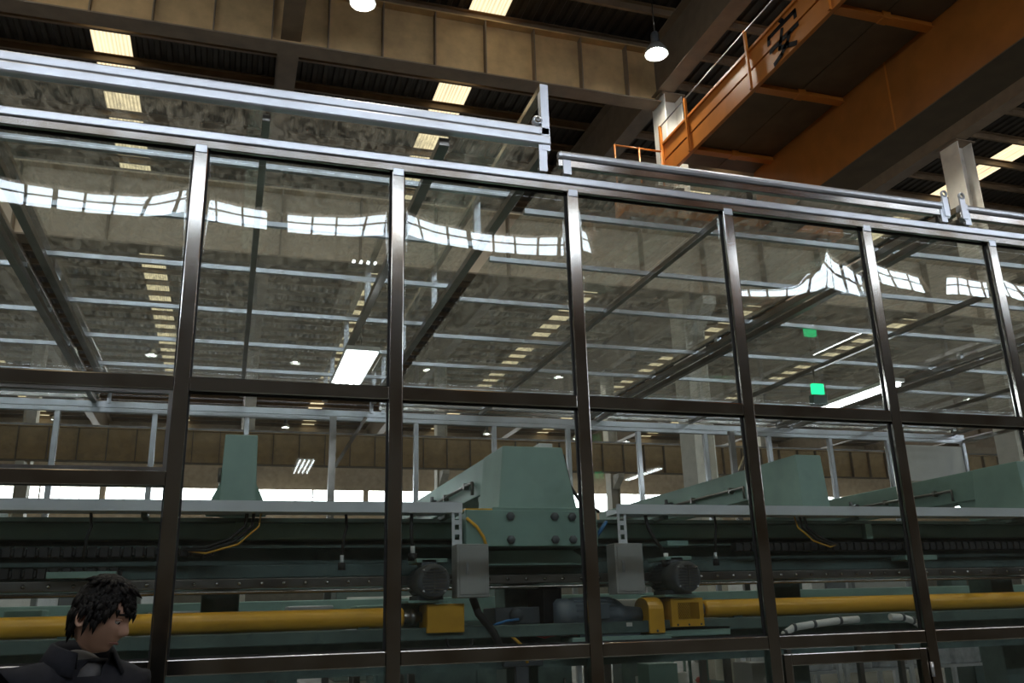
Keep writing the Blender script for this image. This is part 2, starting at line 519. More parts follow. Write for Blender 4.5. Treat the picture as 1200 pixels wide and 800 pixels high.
tr = MB().box(7.3, 12.6, CY1 - .05, CY1 + .4, Z(7.78), Z(8.3)).build('end_truck', 'orange', crane, .02)
for wx in (7.7, 12.2):
    MB().lathe([(0, -.07), (.2, -.07), (.2, -.05), (.16, -.05), (.16, .05), (.2, .05), (.2, .07), (0, .07)], (wx, 15.2, Z(7.82)), 'y', 20).build('wheel', 'steel_dark', tr)
tr2 = MB().box(7.3, 12.6, CY0 - .5, CY0, Z(7.78), Z(8.3)).build('end_truck', 'orange', crane, .02)
# end platform with its own tubular guard rail
box('end_platform', 'walk', crane, 7.2, FX - .1, CY1 - .3, CY1 + .5, Z(8.3), Z(8.34))
gr = MB()
for gx in (7.35, 7.92, 8.45):
    gr.path([(gx, CY1 + .3, Z(8.34)), (gx, CY1 + .3, Z(9.52))], .022, 8)
for hz in (8.94, 9.5):
    gr.path([(7.35, CY1 + .3, Z(hz)), (8.45, CY1 + .3, Z(hz))], .022, 8)
gr.build('platform_railing', 'orange', crane)
# black painted character on the fascia: strokes along y (far end = left of the character) and z
def stroke(mb, pts, w):
    for (a, b), (c, d) in zip(pts[:-1], pts[1:]):
        ya, yb = 11.42 - a * .92, 11.42 - c * .92
        za, zb2 = ZB + .04 + b * .70, ZB + .04 + d * .70
        dy, dz = yb - ya, zb2 - za
        l = math.hypot(dy, dz); ny, nz = -dz / l * w / 2, dy / l * w / 2
        ey, ez = dy / l * w * .3, dz / l * w * .3
        n = len(mb.v)
        for x in (FX - .0945, FX - .088):
            mb.v += [(x, ya - ey + ny, za - ez + nz), (x, yb + ey + ny, zb2 + ez + nz), (x, yb + ey - ny, zb2 + ez - nz), (x, ya - ey - ny, za - ez - nz)]
        mb.f += [[n + i for i in q] for q in ((0, 1, 2, 3), (7, 6, 5, 4), (0, 4, 5, 1), (1, 5, 6, 2), (2, 6, 7, 3), (3, 7, 4, 0))]
ch = MB()
stroke(ch, [(.46, 1.02), (.54, .90)], .09)
stroke(ch, [(.06, .66), (.08, .83), (.92, .83), (.92, .66)], .085)
stroke(ch, [(.50, .70), (.44, .50), (.36, .28), (.62, .14), (.84, .00)], .085)
stroke(ch, [(.08, .43), (.95, .43)], .085)
stroke(ch, [(.70, .42), (.60, .24), (.40, .08), (.16, .00)], .085)
ch.build('painted_character', 'black', crane)

# ================================================================== HIGH BAY LAMPS
LAMP_Z = Z(11.42)
def high_bay(x, y, label, group=None):
    zb = LAMP_Z
    t = thing('high_bay_lamp', label, 'lamp', (x, y, zb), group)
    MB().lathe([(.255, 0), (.26, .005), (.24, .08), (.15, .22), (.075, .27), (.07, .28), (.062, .272), (.14, .21), (.23, .08), (.248, 0)], (x, y, zb), 'z', 24).build('shade', 'lamp_shell', t)
    MB().lathe([(0, .05), (.09, .055), (.115, .11), (.10, .17), (.04, .22), (0, .225)], (x, y, zb), 'z', 18).build('bulb', 'bulb', t, smooth=True)
    MB().lathe([(0, .27), (.085, .27), (.095, .30), (.095, .50), (.07, .54), (0, .54)], (x, y, zb), 'z', 18).build('ballast', 'motor', t)
    MB().path([(x, y, zb + .53), (x, y, DECK + .06)], .012, 6).build('hanger', 'steel_dark', t)
    ld = bpy.data.lights.new('lamp_light', 'SPOT')
    ld.energy = BAY_WATT; ld.color = (1.0, 0.93, 0.80); ld.spot_size = math.radians(150); ld.spot_blend = .4; ld.shadow_soft_size = .1
    lo = bpy.data.objects.new('lamp_light', ld); COL.objects.link(lo); lo.parent = t; lo.location = (0, 0, .03)
    return t
h0 = high_bay(8.15, 14.6, 'lit high bay lamp hanging in front of the cream girder, next to the orange crane')
copy_tree(h0, (1.86, 14.6, LAMP_Z), 'lit high bay lamp cut by the top edge of the photo')
copy_tree(h0, (-4.4, 14.6, LAMP_Z), 'high bay lamp hanging left of the photo, near side of the cream girder')
copy_tree(h0, (14.45, 14.6, LAMP_Z), 'high bay lamp hanging behind the orange crane bridge')
copy_tree(h0, (20.8, 14.6, LAMP_Z), 'near high bay lamp to the right of the orange crane bridge')
for x, nm in ((-4.4, 'leftmost'), (1.86, 'second from left'), (8.15, 'third from left'), (14.45, 'rightmost')):  # unseen row, added to brighten the runway girder
    copy_tree(h0, (x, 4.4, LAMP_Z), 'added high bay lamp over the front wall of the glass enclosure, %s' % nm, 'added high bay lamps over the front wall')
ORD = ['leftmost', 'second from left', 'third from left', 'fourth from left', 'fifth from left', 'sixth from left', 'seventh from left', 'eighth from left', 'rightmost']
row1 = [-3.7, 2.5, 8.76, 15.5, 22.4, 41.3]
for i, x in enumerate(row1):
    copy_tree(h0, (x, 40.6, LAMP_Z), 'small bright high bay lamp through the dusty roof sheets, %s' % (ORD[i] if i < 5 else 'rightmost'), 'high bay lamps seen through the enclosure roof')
row2 = sorted([(3.0, 55.3), (15.9, 55.3), (22.4, 55.8), (26.4, 56.4), (-9.8, 55.3), (35.5, 48.7), (47.7, 55.3), (47.4, 48.7), (20.5, 47.5)], key=lambda p: p[0] / p[1])
for i, (x, y) in enumerate(row2):
    copy_tree(h0, (x, y, LAMP_Z), 'tiny bright high bay lamp near the far wall, %s' % ORD[i], 'high bay lamps near the far wall')

# ================================================================== GLASS ENCLOSURE
D = 5.0
EZ = Z(2.70)
enc = thing('glass_enclosure', 'large stainless steel framed glass enclosure around the green machine', 'enclosure', (4, 8.7, 0))
PX = [-.29 + 1.18 * i for i in range(-3, 11)] + [12.4]
BY = 12.46
BX = [-3.83] + [-2.2 + 1.18 * i for i in range(0, 12)] + [12.4]
# front posts
for x in PX:
    box('post', 'steel', enc, x - .04, x + .04, D, D + .07, 0, EZ, .006)
box('header_rail', 'steel', enc, PX[0] - .05, 12.45, D - .004, D + .07, EZ, EZ + .055, .006)
box('top_rail', 'steel_bright', enc, PX[0] - .05, 12.45, D - .012, D + .06, EZ + .0555, EZ + .112, .008)
Z_MID, Z_LOW = Z(1.26), Z(-.206)
DOOR = (3.25, 4.43)
def pane(parent, x0, x1, z0, z1, y, mat='pane', axis='x', bulge=None):
    """sheet with its edges seated in the frame; bulge(u, v) gives the out-of-plane offset"""
    b = MB()
    t = .004
    if bulge is None:
        if axis == 'x': b.box(x0, x1, y, y + t, z0, z1)
        else: b.box(y, y + t, x0, x1, z0, z1)
        return b.build('pane', mat, parent)
    nu, nv = 28, 26
    for s in (0, 1):
        for j in range(nv + 1):
            for i in range(nu + 1):
                u, v = i / nu, j / nv
                b.v.append((x0 + (x1 - x0) * u, y + s * t + bulge(u, z1 - (z0 + (z1 - z0) * v)), z0 + (z1 - z0) * v))
    n = (nu + 1) * (nv + 1)
    for s in (0, 1):
        for j in range(nv):
            for i in range(nu):
                a = s * n + j * (nu + 1) + i
                q = [a, a + 1, a + nu + 2, a + nu + 1]
                b.f.append(q if s == 0 else q[::-1])
    rim = [i for i in range(nu + 1)] + [(j + 1) * (nu + 1) - 1 for j in range(1, nv + 1)] + [nv * (nu + 1) + i for i in range(nu - 1, -1, -1)] + [j * (nu + 1) for j in range(nv - 1, 0, -1)]
    for k in range(len(rim)):
        a, c = rim[k], rim[(k + 1) % len(rim)]
        b.f.append([a, a + n, c + n, c])
    return b.build('pane', mat, parent, smooth=True)
def spline(vals, u):
    x = u * (len(vals) - 1); i = min(int(x), len(vals) - 2); f = x - i
    f = f * f * (3 - 2 * f) * .6 + f * .4
    return vals[i] * (1 - f) + vals[i + 1] * f
def make_bulge(vals, depth=.42, fade=.30, mag=0.0):
    """lean of the slack sheet near its top edge (u along the pane, v below its top), integrated to an offset"""
    def slope(u, v):
        k = 1.0 if v < depth else max(0.0, 1 - (v - depth) / fade)
        return k * (spline(vals, u) + mag * (v - .2)) / 2076.0
    tab = {}
    def off(u, v):
        key = round(u, 4)
        if key not in tab:
            t, acc = [0.0] * 161, 0.0
            for q in range(160, 0, -1):
                acc += slope(u, q * .01) * .01
                t[q - 1] = acc
            tab[key] = t
        x = min(159.0, max(0.0, v / .01)); i = int(x)
        return tab[key][i] * (1 - x + i) + tab[key][i + 1] * (x - i)
    return off
BULGE = {-2: [10, 25, 20, 12], -1: [20, 27, 30, 27, 7], 0: [20, 28, 31, 27, 14], 1: [8, 24, 30, 29, 22], 2: [3, 20, 36, 26, 10],
         3: [64, 54, 44, 30, 10, -4, 2, 10], 4: [8, 20, 31, 22, 24], 5: [6, 22, 26, 15, 8]}
for i in range(len(PX) - 1):
    x0, x1 = PX[i], PX[i + 1]
    k = i - 3
    a, b = x0 + .04, x1 - .04
    box('rail', 'steel', enc, a, b, D + .003, D + .065, Z_MID - .04, Z_MID + .04, .006)
    box('rail', 'steel', enc, a, b, D + .003, D + .065, Z_LOW - .04, Z_LOW + .04, .006)
    box('base_rail', 'steel', enc, a, b, D + .003, D + .065, .0, .08, .006)
    pane(enc, a - .01, b + .01, Z_MID + .03, EZ + .01, D + .042, bulge=make_bulge(BULGE.get(k, [10, 22, 18, 8]), .5 if k == 3 else .42, .3, 120.0 if k == 3 else 0.0))
    pane(enc, a - .01, b + .01, Z_LOW + .03, Z_MID - .03, D + .042)
    if k == -1:
        box('rail', 'steel', enc, a, b, D + .003, D + .065, Z(.70), Z(.78), .006)
        fr = MB().box(a, b, D + .012, D + .055, Z(.78), Z(.80)).box(a, a + .02, D + .012, D + .055, Z(.80), Z_MID - .04).box(b - .02, b, D + .012, D + .055, Z(.80), Z_MID - .04).box(a + .02, b - .02, D + .012, D + .055, Z_MID - .06, Z_MID - .04)
        fr.build('vent_frame', 'steel_dark', enc)
    if k != 3:
        pane(enc, a - .01, b + .01, .07, Z_LOW - .03, D + .042)
    # black glazing gasket around the upper and middle panes
    gk = MB()
    for z0, z1 in ((Z_MID + .04, EZ), (Z_LOW + .04, Z_MID - .04)):
        gk.box(a, b, D + .036, D + .050, z0, z0 + .009).box(a, b, D + .036, D + .050, z1 - .009, z1)
        gk.box(a, a + .009, D + .036, D + .050, z0 + .009, z1 - .009).box(b - .009, b, D + .036, D + .050, z0 + .009, z1 - .009)
    gk.build('gasket', 'gasket', enc)
    # weld plate where the post meets the header
    box('weld_plate', 'steel_bright', enc, x0 - .034, x0 + .034, D - .006, D + .02, EZ - .03, EZ + .02, .003)
# access door in the bay below the rail
dx0, dx1 = DOOR[0] + .055, DOOR[1] - .055
door = MB().box(dx0, dx0 + .055, D + .0, D + .05, .1, Z(-.275)).box(dx1 - .055, dx1, D, D + .05, .1, Z(-.275)).box(dx0 + .055, dx1 - .055, D, D + .05, Z(-.345), Z(-.275)).box(dx0 + .055, dx1 - .055, D, D + .05, .1, .16).build('door', 'steel', enc, .005)
MB().box(dx0 + .05, dx1 - .05, D + .022, D + .026, .15, Z(-.34)).build('door_pane', 'pane', door)
for hz in (.4, Z(-.45)):
    MB().path([(dx1 + .012, D - .012, hz), (dx1 + .012, D - .012, hz + .09)], .011, 10).build('hinge', 'steel_bright', door)
MB().path([(dx0 + .03, D, .85), (dx0 + .03, D - .04, .85), (dx0 + .03, D - .04, 1.0), (dx0 + .03, D, 1.0)], .009, 8).build('door_handle', 'steel_bright', door)

# rear and side walls
for x in BX:
    box('post', 'steel_bright', enc, x - .035, x + .035, BY, BY + .07, 0, EZ, .006)
box('header_rail', 'steel_bright', enc, BX[0] - .04, 12.44, BY, BY + .07, EZ, EZ + .06, .006)
box('top_rail', 'steel_bright', enc, BX[0] - .04, 12.44, BY, BY + .07, EZ + .0605, EZ + .15, .006)
for i in range(len(BX) - 1):
    a, b = BX[i] + .035, BX[i + 1] - .035
    box('rail', 'steel', enc, a, b, BY + .004, BY + .065, Z_LOW - .03, Z_LOW + .03, .005)
    last = i == len(BX) - 2
    if last:
        box('infill_panel', 'white', enc, a + .01, b - .01, BY + .02, BY + .04, Z(2.02), Z(2.64))
    pane(enc, a - .01, b + .01, Z_LOW + .02, Z(2.02) if last else EZ + .01, BY + .03, 'back_pane')
    pane(enc, a - .01, b + .01, .05, Z_LOW - .02, BY + .03, 'back_pane')
SY = [D + .07 + (BY - D - .07) * i / 6 for i in range(7)]
for sx in (PX[0], 12.4):
    for j in range(1, 6):
        box('post', 'steel', enc, sx - .035, sx + .035, SY[j] - .035, SY[j] + .035, 0, EZ, .006)
    for zz0, zz1 in ((EZ, EZ + .055), (Z_MID - .035, Z_MID + .035), (Z_LOW - .035, Z_LOW + .035)):
        box('side_rail', 'steel', enc, sx - .03, sx + .03, D + .071, BY - .001, zz0, zz1, .005)
    for j in range(6):
        pane(enc, SY[j] + .03, SY[j + 1] - .03, Z_LOW + .03, Z_MID - .03, sx, 'back_pane', 'y')
        pane(enc, SY[j] + .03, SY[j + 1] - .03, Z_MID + .03, EZ, sx, 'back_pane', 'y')
        pane(enc, SY[j] + .03, SY[j + 1] - .03, .05, Z_LOW - .03, sx, 'back_pane', 'y')
# inner corner posts with diagonal braces
for bx_, dirn in ((1.30, -1), (7.55, 1)):
    MB().bar((bx_, BY - .25, .0), (bx_, BY - .25, EZ), .09, .06).build('inner_post', 'steel_dark', enc)
    MB().bar((bx_ + .04, BY - .25, Z(2.0)), (bx_ + .45, BY - .25, EZ), .05, .05).build('brace', 'steel', enc)

# ---------------------------------------------------------------- sliding roof sections
PUR_Y = [5.79, 6.75, 7.78, 8.96, 10.1, 11.25]
def roof_section(label, x0, x1, zr, raised, trusses, singles):
    """welded tube frame with clear sheets, rolling on the enclosure's top rails"""
    t = thing('sliding_roof_section', label, 'roof section', ((x0 + x1) / 2, 8.7, zr))
    hi = zr + (.42 if raised else .20)
    for yy0 in (D - .02, BY - .02):
        if raised:
            box('side_rail', 'steel_bright', t, x0, x1, yy0 - .008, yy0 + .05, zr + .0725, zr + .142, .012)
            box('side_rail', 'steel_bright', t, x0, x1, yy0 - .016, yy0 + .05, zr + .0, zr + .072, .012)
        else:
            box('side_rail', 'steel_bright', t, x0, x1, yy0 - .01, yy0 + .05, zr + .0365, zr + .10, .022)
            box('side_rail', 'steel', t, x0, x1, yy0, yy0 + .045, zr - .02, zr + .036, .006)
    for yy0 in PUR_Y:
        box('purlin', 'steel_bright', t, x0 + .02, x1 - .02, yy0 - .02, yy0 + .02, zr + .001, zr + .041)
    for xx in singles:
        box('rafter', 'steel_dark', t, xx - .025, xx + .025, D + .05, BY - .03, zr - .05, zr, .004)
    for xx, zz in trusses:
        inner = xx < x1 - .4 and xx > x0 + .4
        ys = D + 1.6 if inner else D - .02
        box('lower_chord', 'steel_dark', t, xx - .035, xx + .035, D + .05, BY - .03, zr - .06, zr, .004)
        box('upper_chord', 'steel', t, xx - .03, xx + .03, ys, BY + .03, zz - .05, zz, .004)
        for yy0 in [D + .0, 6.75, 8.45, 10.15, 11.6, BY - .02]:
            if yy0 < ys: continue
            MB().box(xx - .028, xx + .028, yy0 - .028, yy0 + .028, zr - .05 if yy0 > D + .1 else zr - .04, zz).build('web_post', 'steel_bright', t)
    # sheets
    cuts = sorted([x0 + .02] + [s for s in singles] + [x1 - .02])
    for a, b in zip(cuts[:-1], cuts[1:]):
        MB().box(a + .006, b - .006, D + .05, BY - .04, zr + .043, zr + .047).build('pane', 'roof_pane', t)
    # roller brackets on the enclosure rail
    for xx in (x0 + .06, x1 - .06):
        for yy0 in (D, BY + .01):
            MB().box(xx - .028, xx + .028, yy0 - .026, yy0 - .014, EZ + .12, zr + .03).build('bracket', 'steel_bright', t)
            MB().lathe([(0, -.012), (.03, -.012), (.03, .012), (0, .012)], (xx, yy0 + .002, EZ + .142), 'y', 18).build('roller', 'steel_dark', t)
    return t
ZR1, ZR2 = Z(3.015), Z(2.895)
s1 = roof_section('raised sliding roof section with a double front rail, upper left', -1.66, 1.92, ZR1, True, [(-1.63, ZR1 + .16), (1.2, ZR1 + .42), (1.885, ZR1 + .47)], [.07])
MB().lathe([(.022, -.02), (.034, -.02), (.034, .02), (.022, .02), (.022, -.02)], (1.83, D - .01, ZR1 + .185), 'y', 18).build('lifting_ring', 'steel_bright', s1)
roof_section('low sliding roof section left of the raised one, at the left edge', -5.2, -1.72, ZR2, False, [(-1.79, ZR2 + .12)], [-3.5])
s2 = roof_section('low sliding roof section right of the raised one, with one bright front tube', 1.97, 5.22, ZR2, False, [(5.18, ZR2 + .10)], [3.48])
s3 = roof_section('low sliding roof section at the right edge, beyond the double clamp', 5.33, 8.7, ZR2, False, [(5.38, ZR2 + .10), (8.6, ZR2 + .1)], [6.95])
roof_section('farthest sliding roof section, past the right edge', 8.8, 12.3, ZR2, False, [(8.9, ZR2 + .1), (12.2, ZR2 + .1)], [10.5])
for s, xx in ((s2, 5.19), (s3, 5.36)):
    MB().box(xx - .025, xx + .025, D - .035, D - .02, ZR2 - .03, ZR2 + .15).build('clamp', 'steel_bright', s)
    MB().lathe([(.018, -.008), (.03, -.008), (.03, .008), (.018, .008), (.018, -.008)], (xx, D - .03, ZR2 + .165), 'y', 16).build('lifting_ring', 'steel_bright', s)

# ---------------------------------------------------------------- lights and sign hung in the enclosure
def fluorescent(x, y0, y1, z, n, label):
    t = thing('fluorescent_fixture', label, 'lamp', (x, (y0 + y1) / 2, z))
    w = .075 * n
    MB().box(x - w / 2 - .02, x + w / 2 + .02, y0 - .03, y1 + .03, z + .03, z + .075).build('housing', 'white', t, .004)
    for k in range(n):
        xx = x + (k - (n - 1) / 2) * .075
        MB().path([(xx, y0, z), (xx, y1, z)], .016 if n > 1 else .022, 10).build('tube', 'tube', t)
    for yy0 in (y0 + .1, y1 - .1):
        MB().path([(x, yy0, z + .07), (x, yy0, Z(2.9))], .006, 6).build('hanger', 'steel_dark', t)
    return t
fluorescent(1.19, 8.62, 9.95, Z(2.56), 4, 'four-tube fluorescent fixture under the raised roof section, left of centre')
fluorescent(7.66, 8.55, 10.0, Z(2.55), 2, 'long bright fluorescent fixture under the right roof section')
fluorescent(-4.6, 8.62, 9.95, Z(2.55), 2, 'fluorescent fixture at the left end inside the enclosure')
t = thing('green_sign', 'small glowing green sign box hanging under the enclosure roof at right', 'sign', (6.85, 9.0, Z(2.4)))
MB().box(6.77, 6.93, 8.98, 9.03, Z(2.50), Z(2.63)).build('lit_face', 'sign_green', t, .004)
MB().box(6.75, 6.95, 8.97, 9.06, Z(2.36), Z(2.49)).build('battery_box', 'green_dark', t, .006)
MB().path([(6.85, 9.04, Z(2.44)), (6.85, 9.04, Z(2.86))], .01, 6).build('hanger', 'steel_dark', t)

# ================================================================== GREEN MACHINE
MX0, MX1 = -3.4, 11.6
mach = thing('forming_machine', 'long green forming machine with towers and rear-running arms inside the glass', 'machine', (4, 7.4, 0))
box('base_beam', 'green_dark', mach, MX0, MX1, 6.78, 7.10, 1.44, 1.53, .008)  # darker green stands in for the shade low on the machine
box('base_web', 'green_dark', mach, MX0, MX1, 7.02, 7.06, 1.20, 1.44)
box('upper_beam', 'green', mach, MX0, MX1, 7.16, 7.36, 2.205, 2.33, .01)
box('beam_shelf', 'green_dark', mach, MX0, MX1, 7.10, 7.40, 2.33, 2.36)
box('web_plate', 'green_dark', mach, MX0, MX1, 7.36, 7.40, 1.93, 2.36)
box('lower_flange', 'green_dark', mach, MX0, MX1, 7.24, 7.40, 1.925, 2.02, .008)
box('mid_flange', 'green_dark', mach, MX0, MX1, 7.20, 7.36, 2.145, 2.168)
rail = box('guide_rail', 'steel_dark', mach, MX0, MX1, 7.10, 7.24, 1.845, 1.915, .006)
bf = None
x = MX0 + .15
while x < MX1:
    if bf is None:
        bf = MB().lathe([(0, -.012), (.014, -.012), (.014, 0)], (x, 7.10, 1.88), 'y', 8).build('bolt', 'steel', rail); bx0 = x
    else:
        shared('bolt', bf, rail, (x - bx0, 0, 0))
    x += .16
MB().path([(MX0, 7.02, 1.815), (MX1, 7.02, 1.815)], .016, 10).build('guide_bar', 'steel', mach)
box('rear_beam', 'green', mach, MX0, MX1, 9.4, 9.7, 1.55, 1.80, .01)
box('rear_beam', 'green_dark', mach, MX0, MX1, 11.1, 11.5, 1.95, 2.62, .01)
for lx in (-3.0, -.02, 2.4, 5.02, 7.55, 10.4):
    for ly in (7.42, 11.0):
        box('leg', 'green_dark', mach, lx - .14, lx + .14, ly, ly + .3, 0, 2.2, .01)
def tower(xa, xb, xta, xtb, zt, name='tower'):
    tw = MB()
    tw.v = [(xa, 6.80, 2.40), (xb, 6.80, 2.40), (xb, 7.45, 2.40), (xa, 7.45, 2.40), (xta, 6.88, zt), (xtb, 6.88, zt), (xtb, 7.45, zt), (xta, 7.45, zt)]
    tw.f = [[0, 3, 2, 1], [4, 5, 6, 7], [0, 1, 5, 4], [1, 2, 6, 5], [2, 3, 7, 6], [3, 0, 4, 7]]
    return tw.build(name, 'green', mach, .008)
def arm(xa, xb, zt, zl=2.62):
    a = MB().prism([(7.45, zl), (7.45, zt), (11.5, zt), (11.5, zl)], 'x', xa, xb).build('arm', 'green', mach, .008)
    pz = zl + .13
    MB().path([(xa - .03, 7.75, zl + .02), (xa - .03, 7.75, pz), (xa - .03, 9.4, pz), (xa - .03, 11.2, pz)], .016, 8).build('pipe', 'steel_dark', a)
    MB().path([(xa - .03, 9.3, pz), (xa - .03, 9.55, pz)], .045, 10).path([(xa - .03, 9.42, pz), (xa - .03, 9.42, pz + .09)], .02, 8).build('valve', 'motor', a)
    MB().prism([(7.45, 2.40), (7.45, 2.62), (7.75, 2.62), (7.60, 2.40)], 'x', xa + .02, xb - .02).build('gusset', 'green', a)
    for yy0 in (8.0, 8.8, 10.2):
        MB().box(xa - .05, xa, yy0 - .015, yy0 + .015, pz - .03, pz + .03).build('pipe_clip', 'steel_dark', a)
    return a
t1 = tower(2.04, 2.71, 2.11, 2.63, 2.93)
arm(2.11, 2.63, 2.925)
tower(-.075, .185, -.06, .175, 2.955); MB().prism([(-.17, 2.40), (-.075, 2.40), (-.07, 2.62)], 'y', 7.0, 7.4).prism([(.28, 2.40), (.18, 2.62), (.185, 2.40)], 'y', 7.0, 7.4).build('tower_gusset', 'green', mach); arm(-.06, .175, 2.93, 2.7)
tower(4.86, 5.15, 4.90, 5.17, 2.93); arm(4.90, 5.17, 2.925)
tower(7.40, 7.80, 7.46, 7.74, 2.93); arm(7.46, 7.74, 2.925)
tower(-2.75, -2.3, -2.68, -2.4, 2.93); arm(-2.68, -2.4, 2.925)
# black bent lever on the side of the double tower and the small control box on its top
MB().path([(2.66, 6.95, 2.88), (2.70, 6.93, 2.62), (2.80, 6.92, 2.47), (2.95, 6.92, 2.405)], .016, 8).build('cable', 'rubber', t1)
fl = box('flange_plate', 'green', mach, 1.76, 2.86, 6.76, 6.82, 2.115, 2.395, .006)
box('flange_block', 'green', mach, 1.80, 2.82, 6.82, 7.38, 2.12, 2.39)
bf = None
for bx_ in (2.12, 2.49, 2.64, 2.78 + .18):
    bx_ = min(bx_, 2.80)
    for bz in (2.165, 2.345):
        if bf is None:
            bf = MB().lathe([(0, -.03), (.028, -.03), (.034, -.024), (.034, 0)], (bx_, 6.76, bz), 'y', 6).build('bolt', 'motor', fl); b0 = (bx_, bz)
        else:
            shared('bolt', bf, fl, (bx_ - b0[0], 0, bz - b0[1]))
box('tower_foot', 'green', mach, 1.98, 2.80, 6.77, 7.45, 2.395, 2.42, .005)
box('yellow_edge_strip', 'yellow', mach, 1.76, 2.02, 6.78, 6.9, 2.396, 2.408)
MB().prism([(1.86, 1.98), (2.9, 1.98), (2.72, 2.10), (1.86, 2.10)], 'y', 6.98, 7.3).build('saddle', 'green', mach, .006)
for bx_, bz, w in ((-1.18, 1.93, .45), (6.05, 1.99, .36), (3.6, 2.13, .2)):
    box('cover_strip', 'green', mach, bx_, bx_ + w, 7.0, 7.2, bz, bz + .045, .004)
for bx_ in (.22, 3.1, 5.9):
    box('cable_bracket', 'green', mach, bx_ - .17, bx_ - .10, 7.10, 7.16, 2.19, 2.33, .003)
tag(MB().box(2.47, 2.59, 7.0, 7.2, 2.93, 2.985).build('control_box', 'white', None, .006), 'small white box on top of the wide green tower', 'box')

# long grey cable trays on slotted legs
def tray(x0, x1, legx, label):
    t = thing('cable_tray', label, 'tray', ((x0 + x1) / 2, 6.86, 2.36))
    MB().box(x0, x1, 6.80, 6.806, 2.375, 2.455).box(x0, x1, 6.806, 7.02, 2.375, 2.38).box(x0, x1, 7.014, 7.02, 2.38, 2.43).build('channel', 'tray', t)
    lg = MB()
    lg.box(legx - .04, legx - .018, 6.808, 6.812, 1.75, 2.375).box(legx + .018, legx + .04, 6.808, 6.812, 1.75, 2.375)
    z = 1.76
    while z < 2.36:
        lg.box(legx - .018, legx + .018, 6.808, 6.812, z, z + .035); z += .075
    lg.box(legx + .036, legx + .04, 6.812, 6.85, 1.75, 2.375)
    lg.build('slotted_leg', 'tray', t)
    n = int((x1 - x0) / 1.4)
    for i in range(n):
        xx = x0 + .5 + i * (x1 - x0 - .6) / max(1, n - 1)
        box('support', 'green_dark', t, xx - .02, xx + .02, 6.9, 7.17, 2.345, 2.375)
    return t
tray(-3.3, 1.745, 1.70, 'light grey cable tray along the left half of the machine')
tray(3.055, 11.4, 3.10, 'light grey cable tray along the right half of the machine, starting at the slotted leg')
MB_hole = None

# control boxes
def ebox(x0, x1, z0, z1, hx, label):
    t = thing('electrical_box', label, 'box', ((x0 + x1) / 2, 6.8, z0))
    box('body', 'grey', t, x0, x1, 6.80 - .16, 6.806, z0, z1, .005)
    d = box('door', 'grey', t, x0 + .02, x1 - .02, 6.635, 6.641, z0 + .02, z1 - .02, .002)
    MB().box(hx - .011, hx + .011, 6.627, 6.635, 1.90, 1.99).box(hx - .006, hx + .006, 6.615, 6.627, 1.91, 1.975).build('handle', 'steel_bright', d)
    return t
ebox(1.655, 1.905, 1.735, 2.125, 1.735, 'grey electrical box with a chrome handle left of centre, under the tray end')
ebox(2.945, 3.19, 1.735, 2.125, 3.01, 'grey electrical box hanging from the slotted leg right of the centre post')

# geared motors with fan cowls
def motor(x, y, z, r, l, label, mat='motor'):
    t = thing('electric_motor', label, 'motor', (x, y + l / 2, z - r))
    MB().lathe([(0, 0), (r * .86, 0), (r * .98, .02), (r, .04), (r, .24), (r * .95, .245)], (x, y, z), 'y', 32).build('fan_cowl', mat, t)
    g = MB()
    for k in range(-4, 5):
        hh = k * r * .17
        w = math.sqrt(max(.001, (r * .74) ** 2 - hh * hh))
        g.box(x - w, x + w, y - .006, y - .001, z + hh - .004, z + hh + .004)
    g.box(x - .004, x + .004, y - .008, y - .001, z - r * .74, z + r * .74)
    g.build('fan_grille', 'steel_dark', t)
    b = MB().lathe([(r * .9, .24), (r * .9, l), (0, l)], (x, y, z), 'y', 32)
    for k in range(24):
        a = 2 * PI * k / 24
        ca, sa = math.cos(a), math.sin(a)
        b.bar((x + ca * r * .91, y + .25, z + sa * r * .91), (x + ca * r * .91, y + l - .04, z + sa * r * .93), .008, .02)
    b.build('body', mat, t)
    MB().box(x - r * .5, x + r * .5, y + .18, y + .34, z + r * .85, z + r * 1.35).build('terminal_box', mat, t, .008)
    MB().box(x - r * .8, x + r * .8, y + .15, y + l - .05, z - r * 1.08, z - r * .8).build('foot', mat, t)
    for a in (.7, 2.4, 3.9, 5.5):
        MB().lathe([(0, -.006), (.009, -.006), (.009, .01)], (x + math.cos(a) * r * .88, y + .004, z + math.sin(a) * r * .88), 'y', 8).build('screw', 'steel_bright', t)
    return t
motor(1.48, 6.62, 1.86, .125, .50, 'dark electric motor with a round fan grille left of the grey box at left')
motor(3.57, 6.62, 1.86, .125, .50, 'dark electric motor with a round fan grille right of the slotted tray leg')
for mx in (1.48, 3.57):
    o = MB().box(mx - .18, mx + .12, 6.70, 7.12, 1.705, 1.724).box(mx - .16, mx + .10, 7.08, 7.12, 1.53, 1.705).build('motor_bracket', 'green', mach, .004)
    MB().box(mx - .1, mx + .14, 6.8, 7.14, 2.0, 2.03).build('motor_cover', 'green', mach, .004)

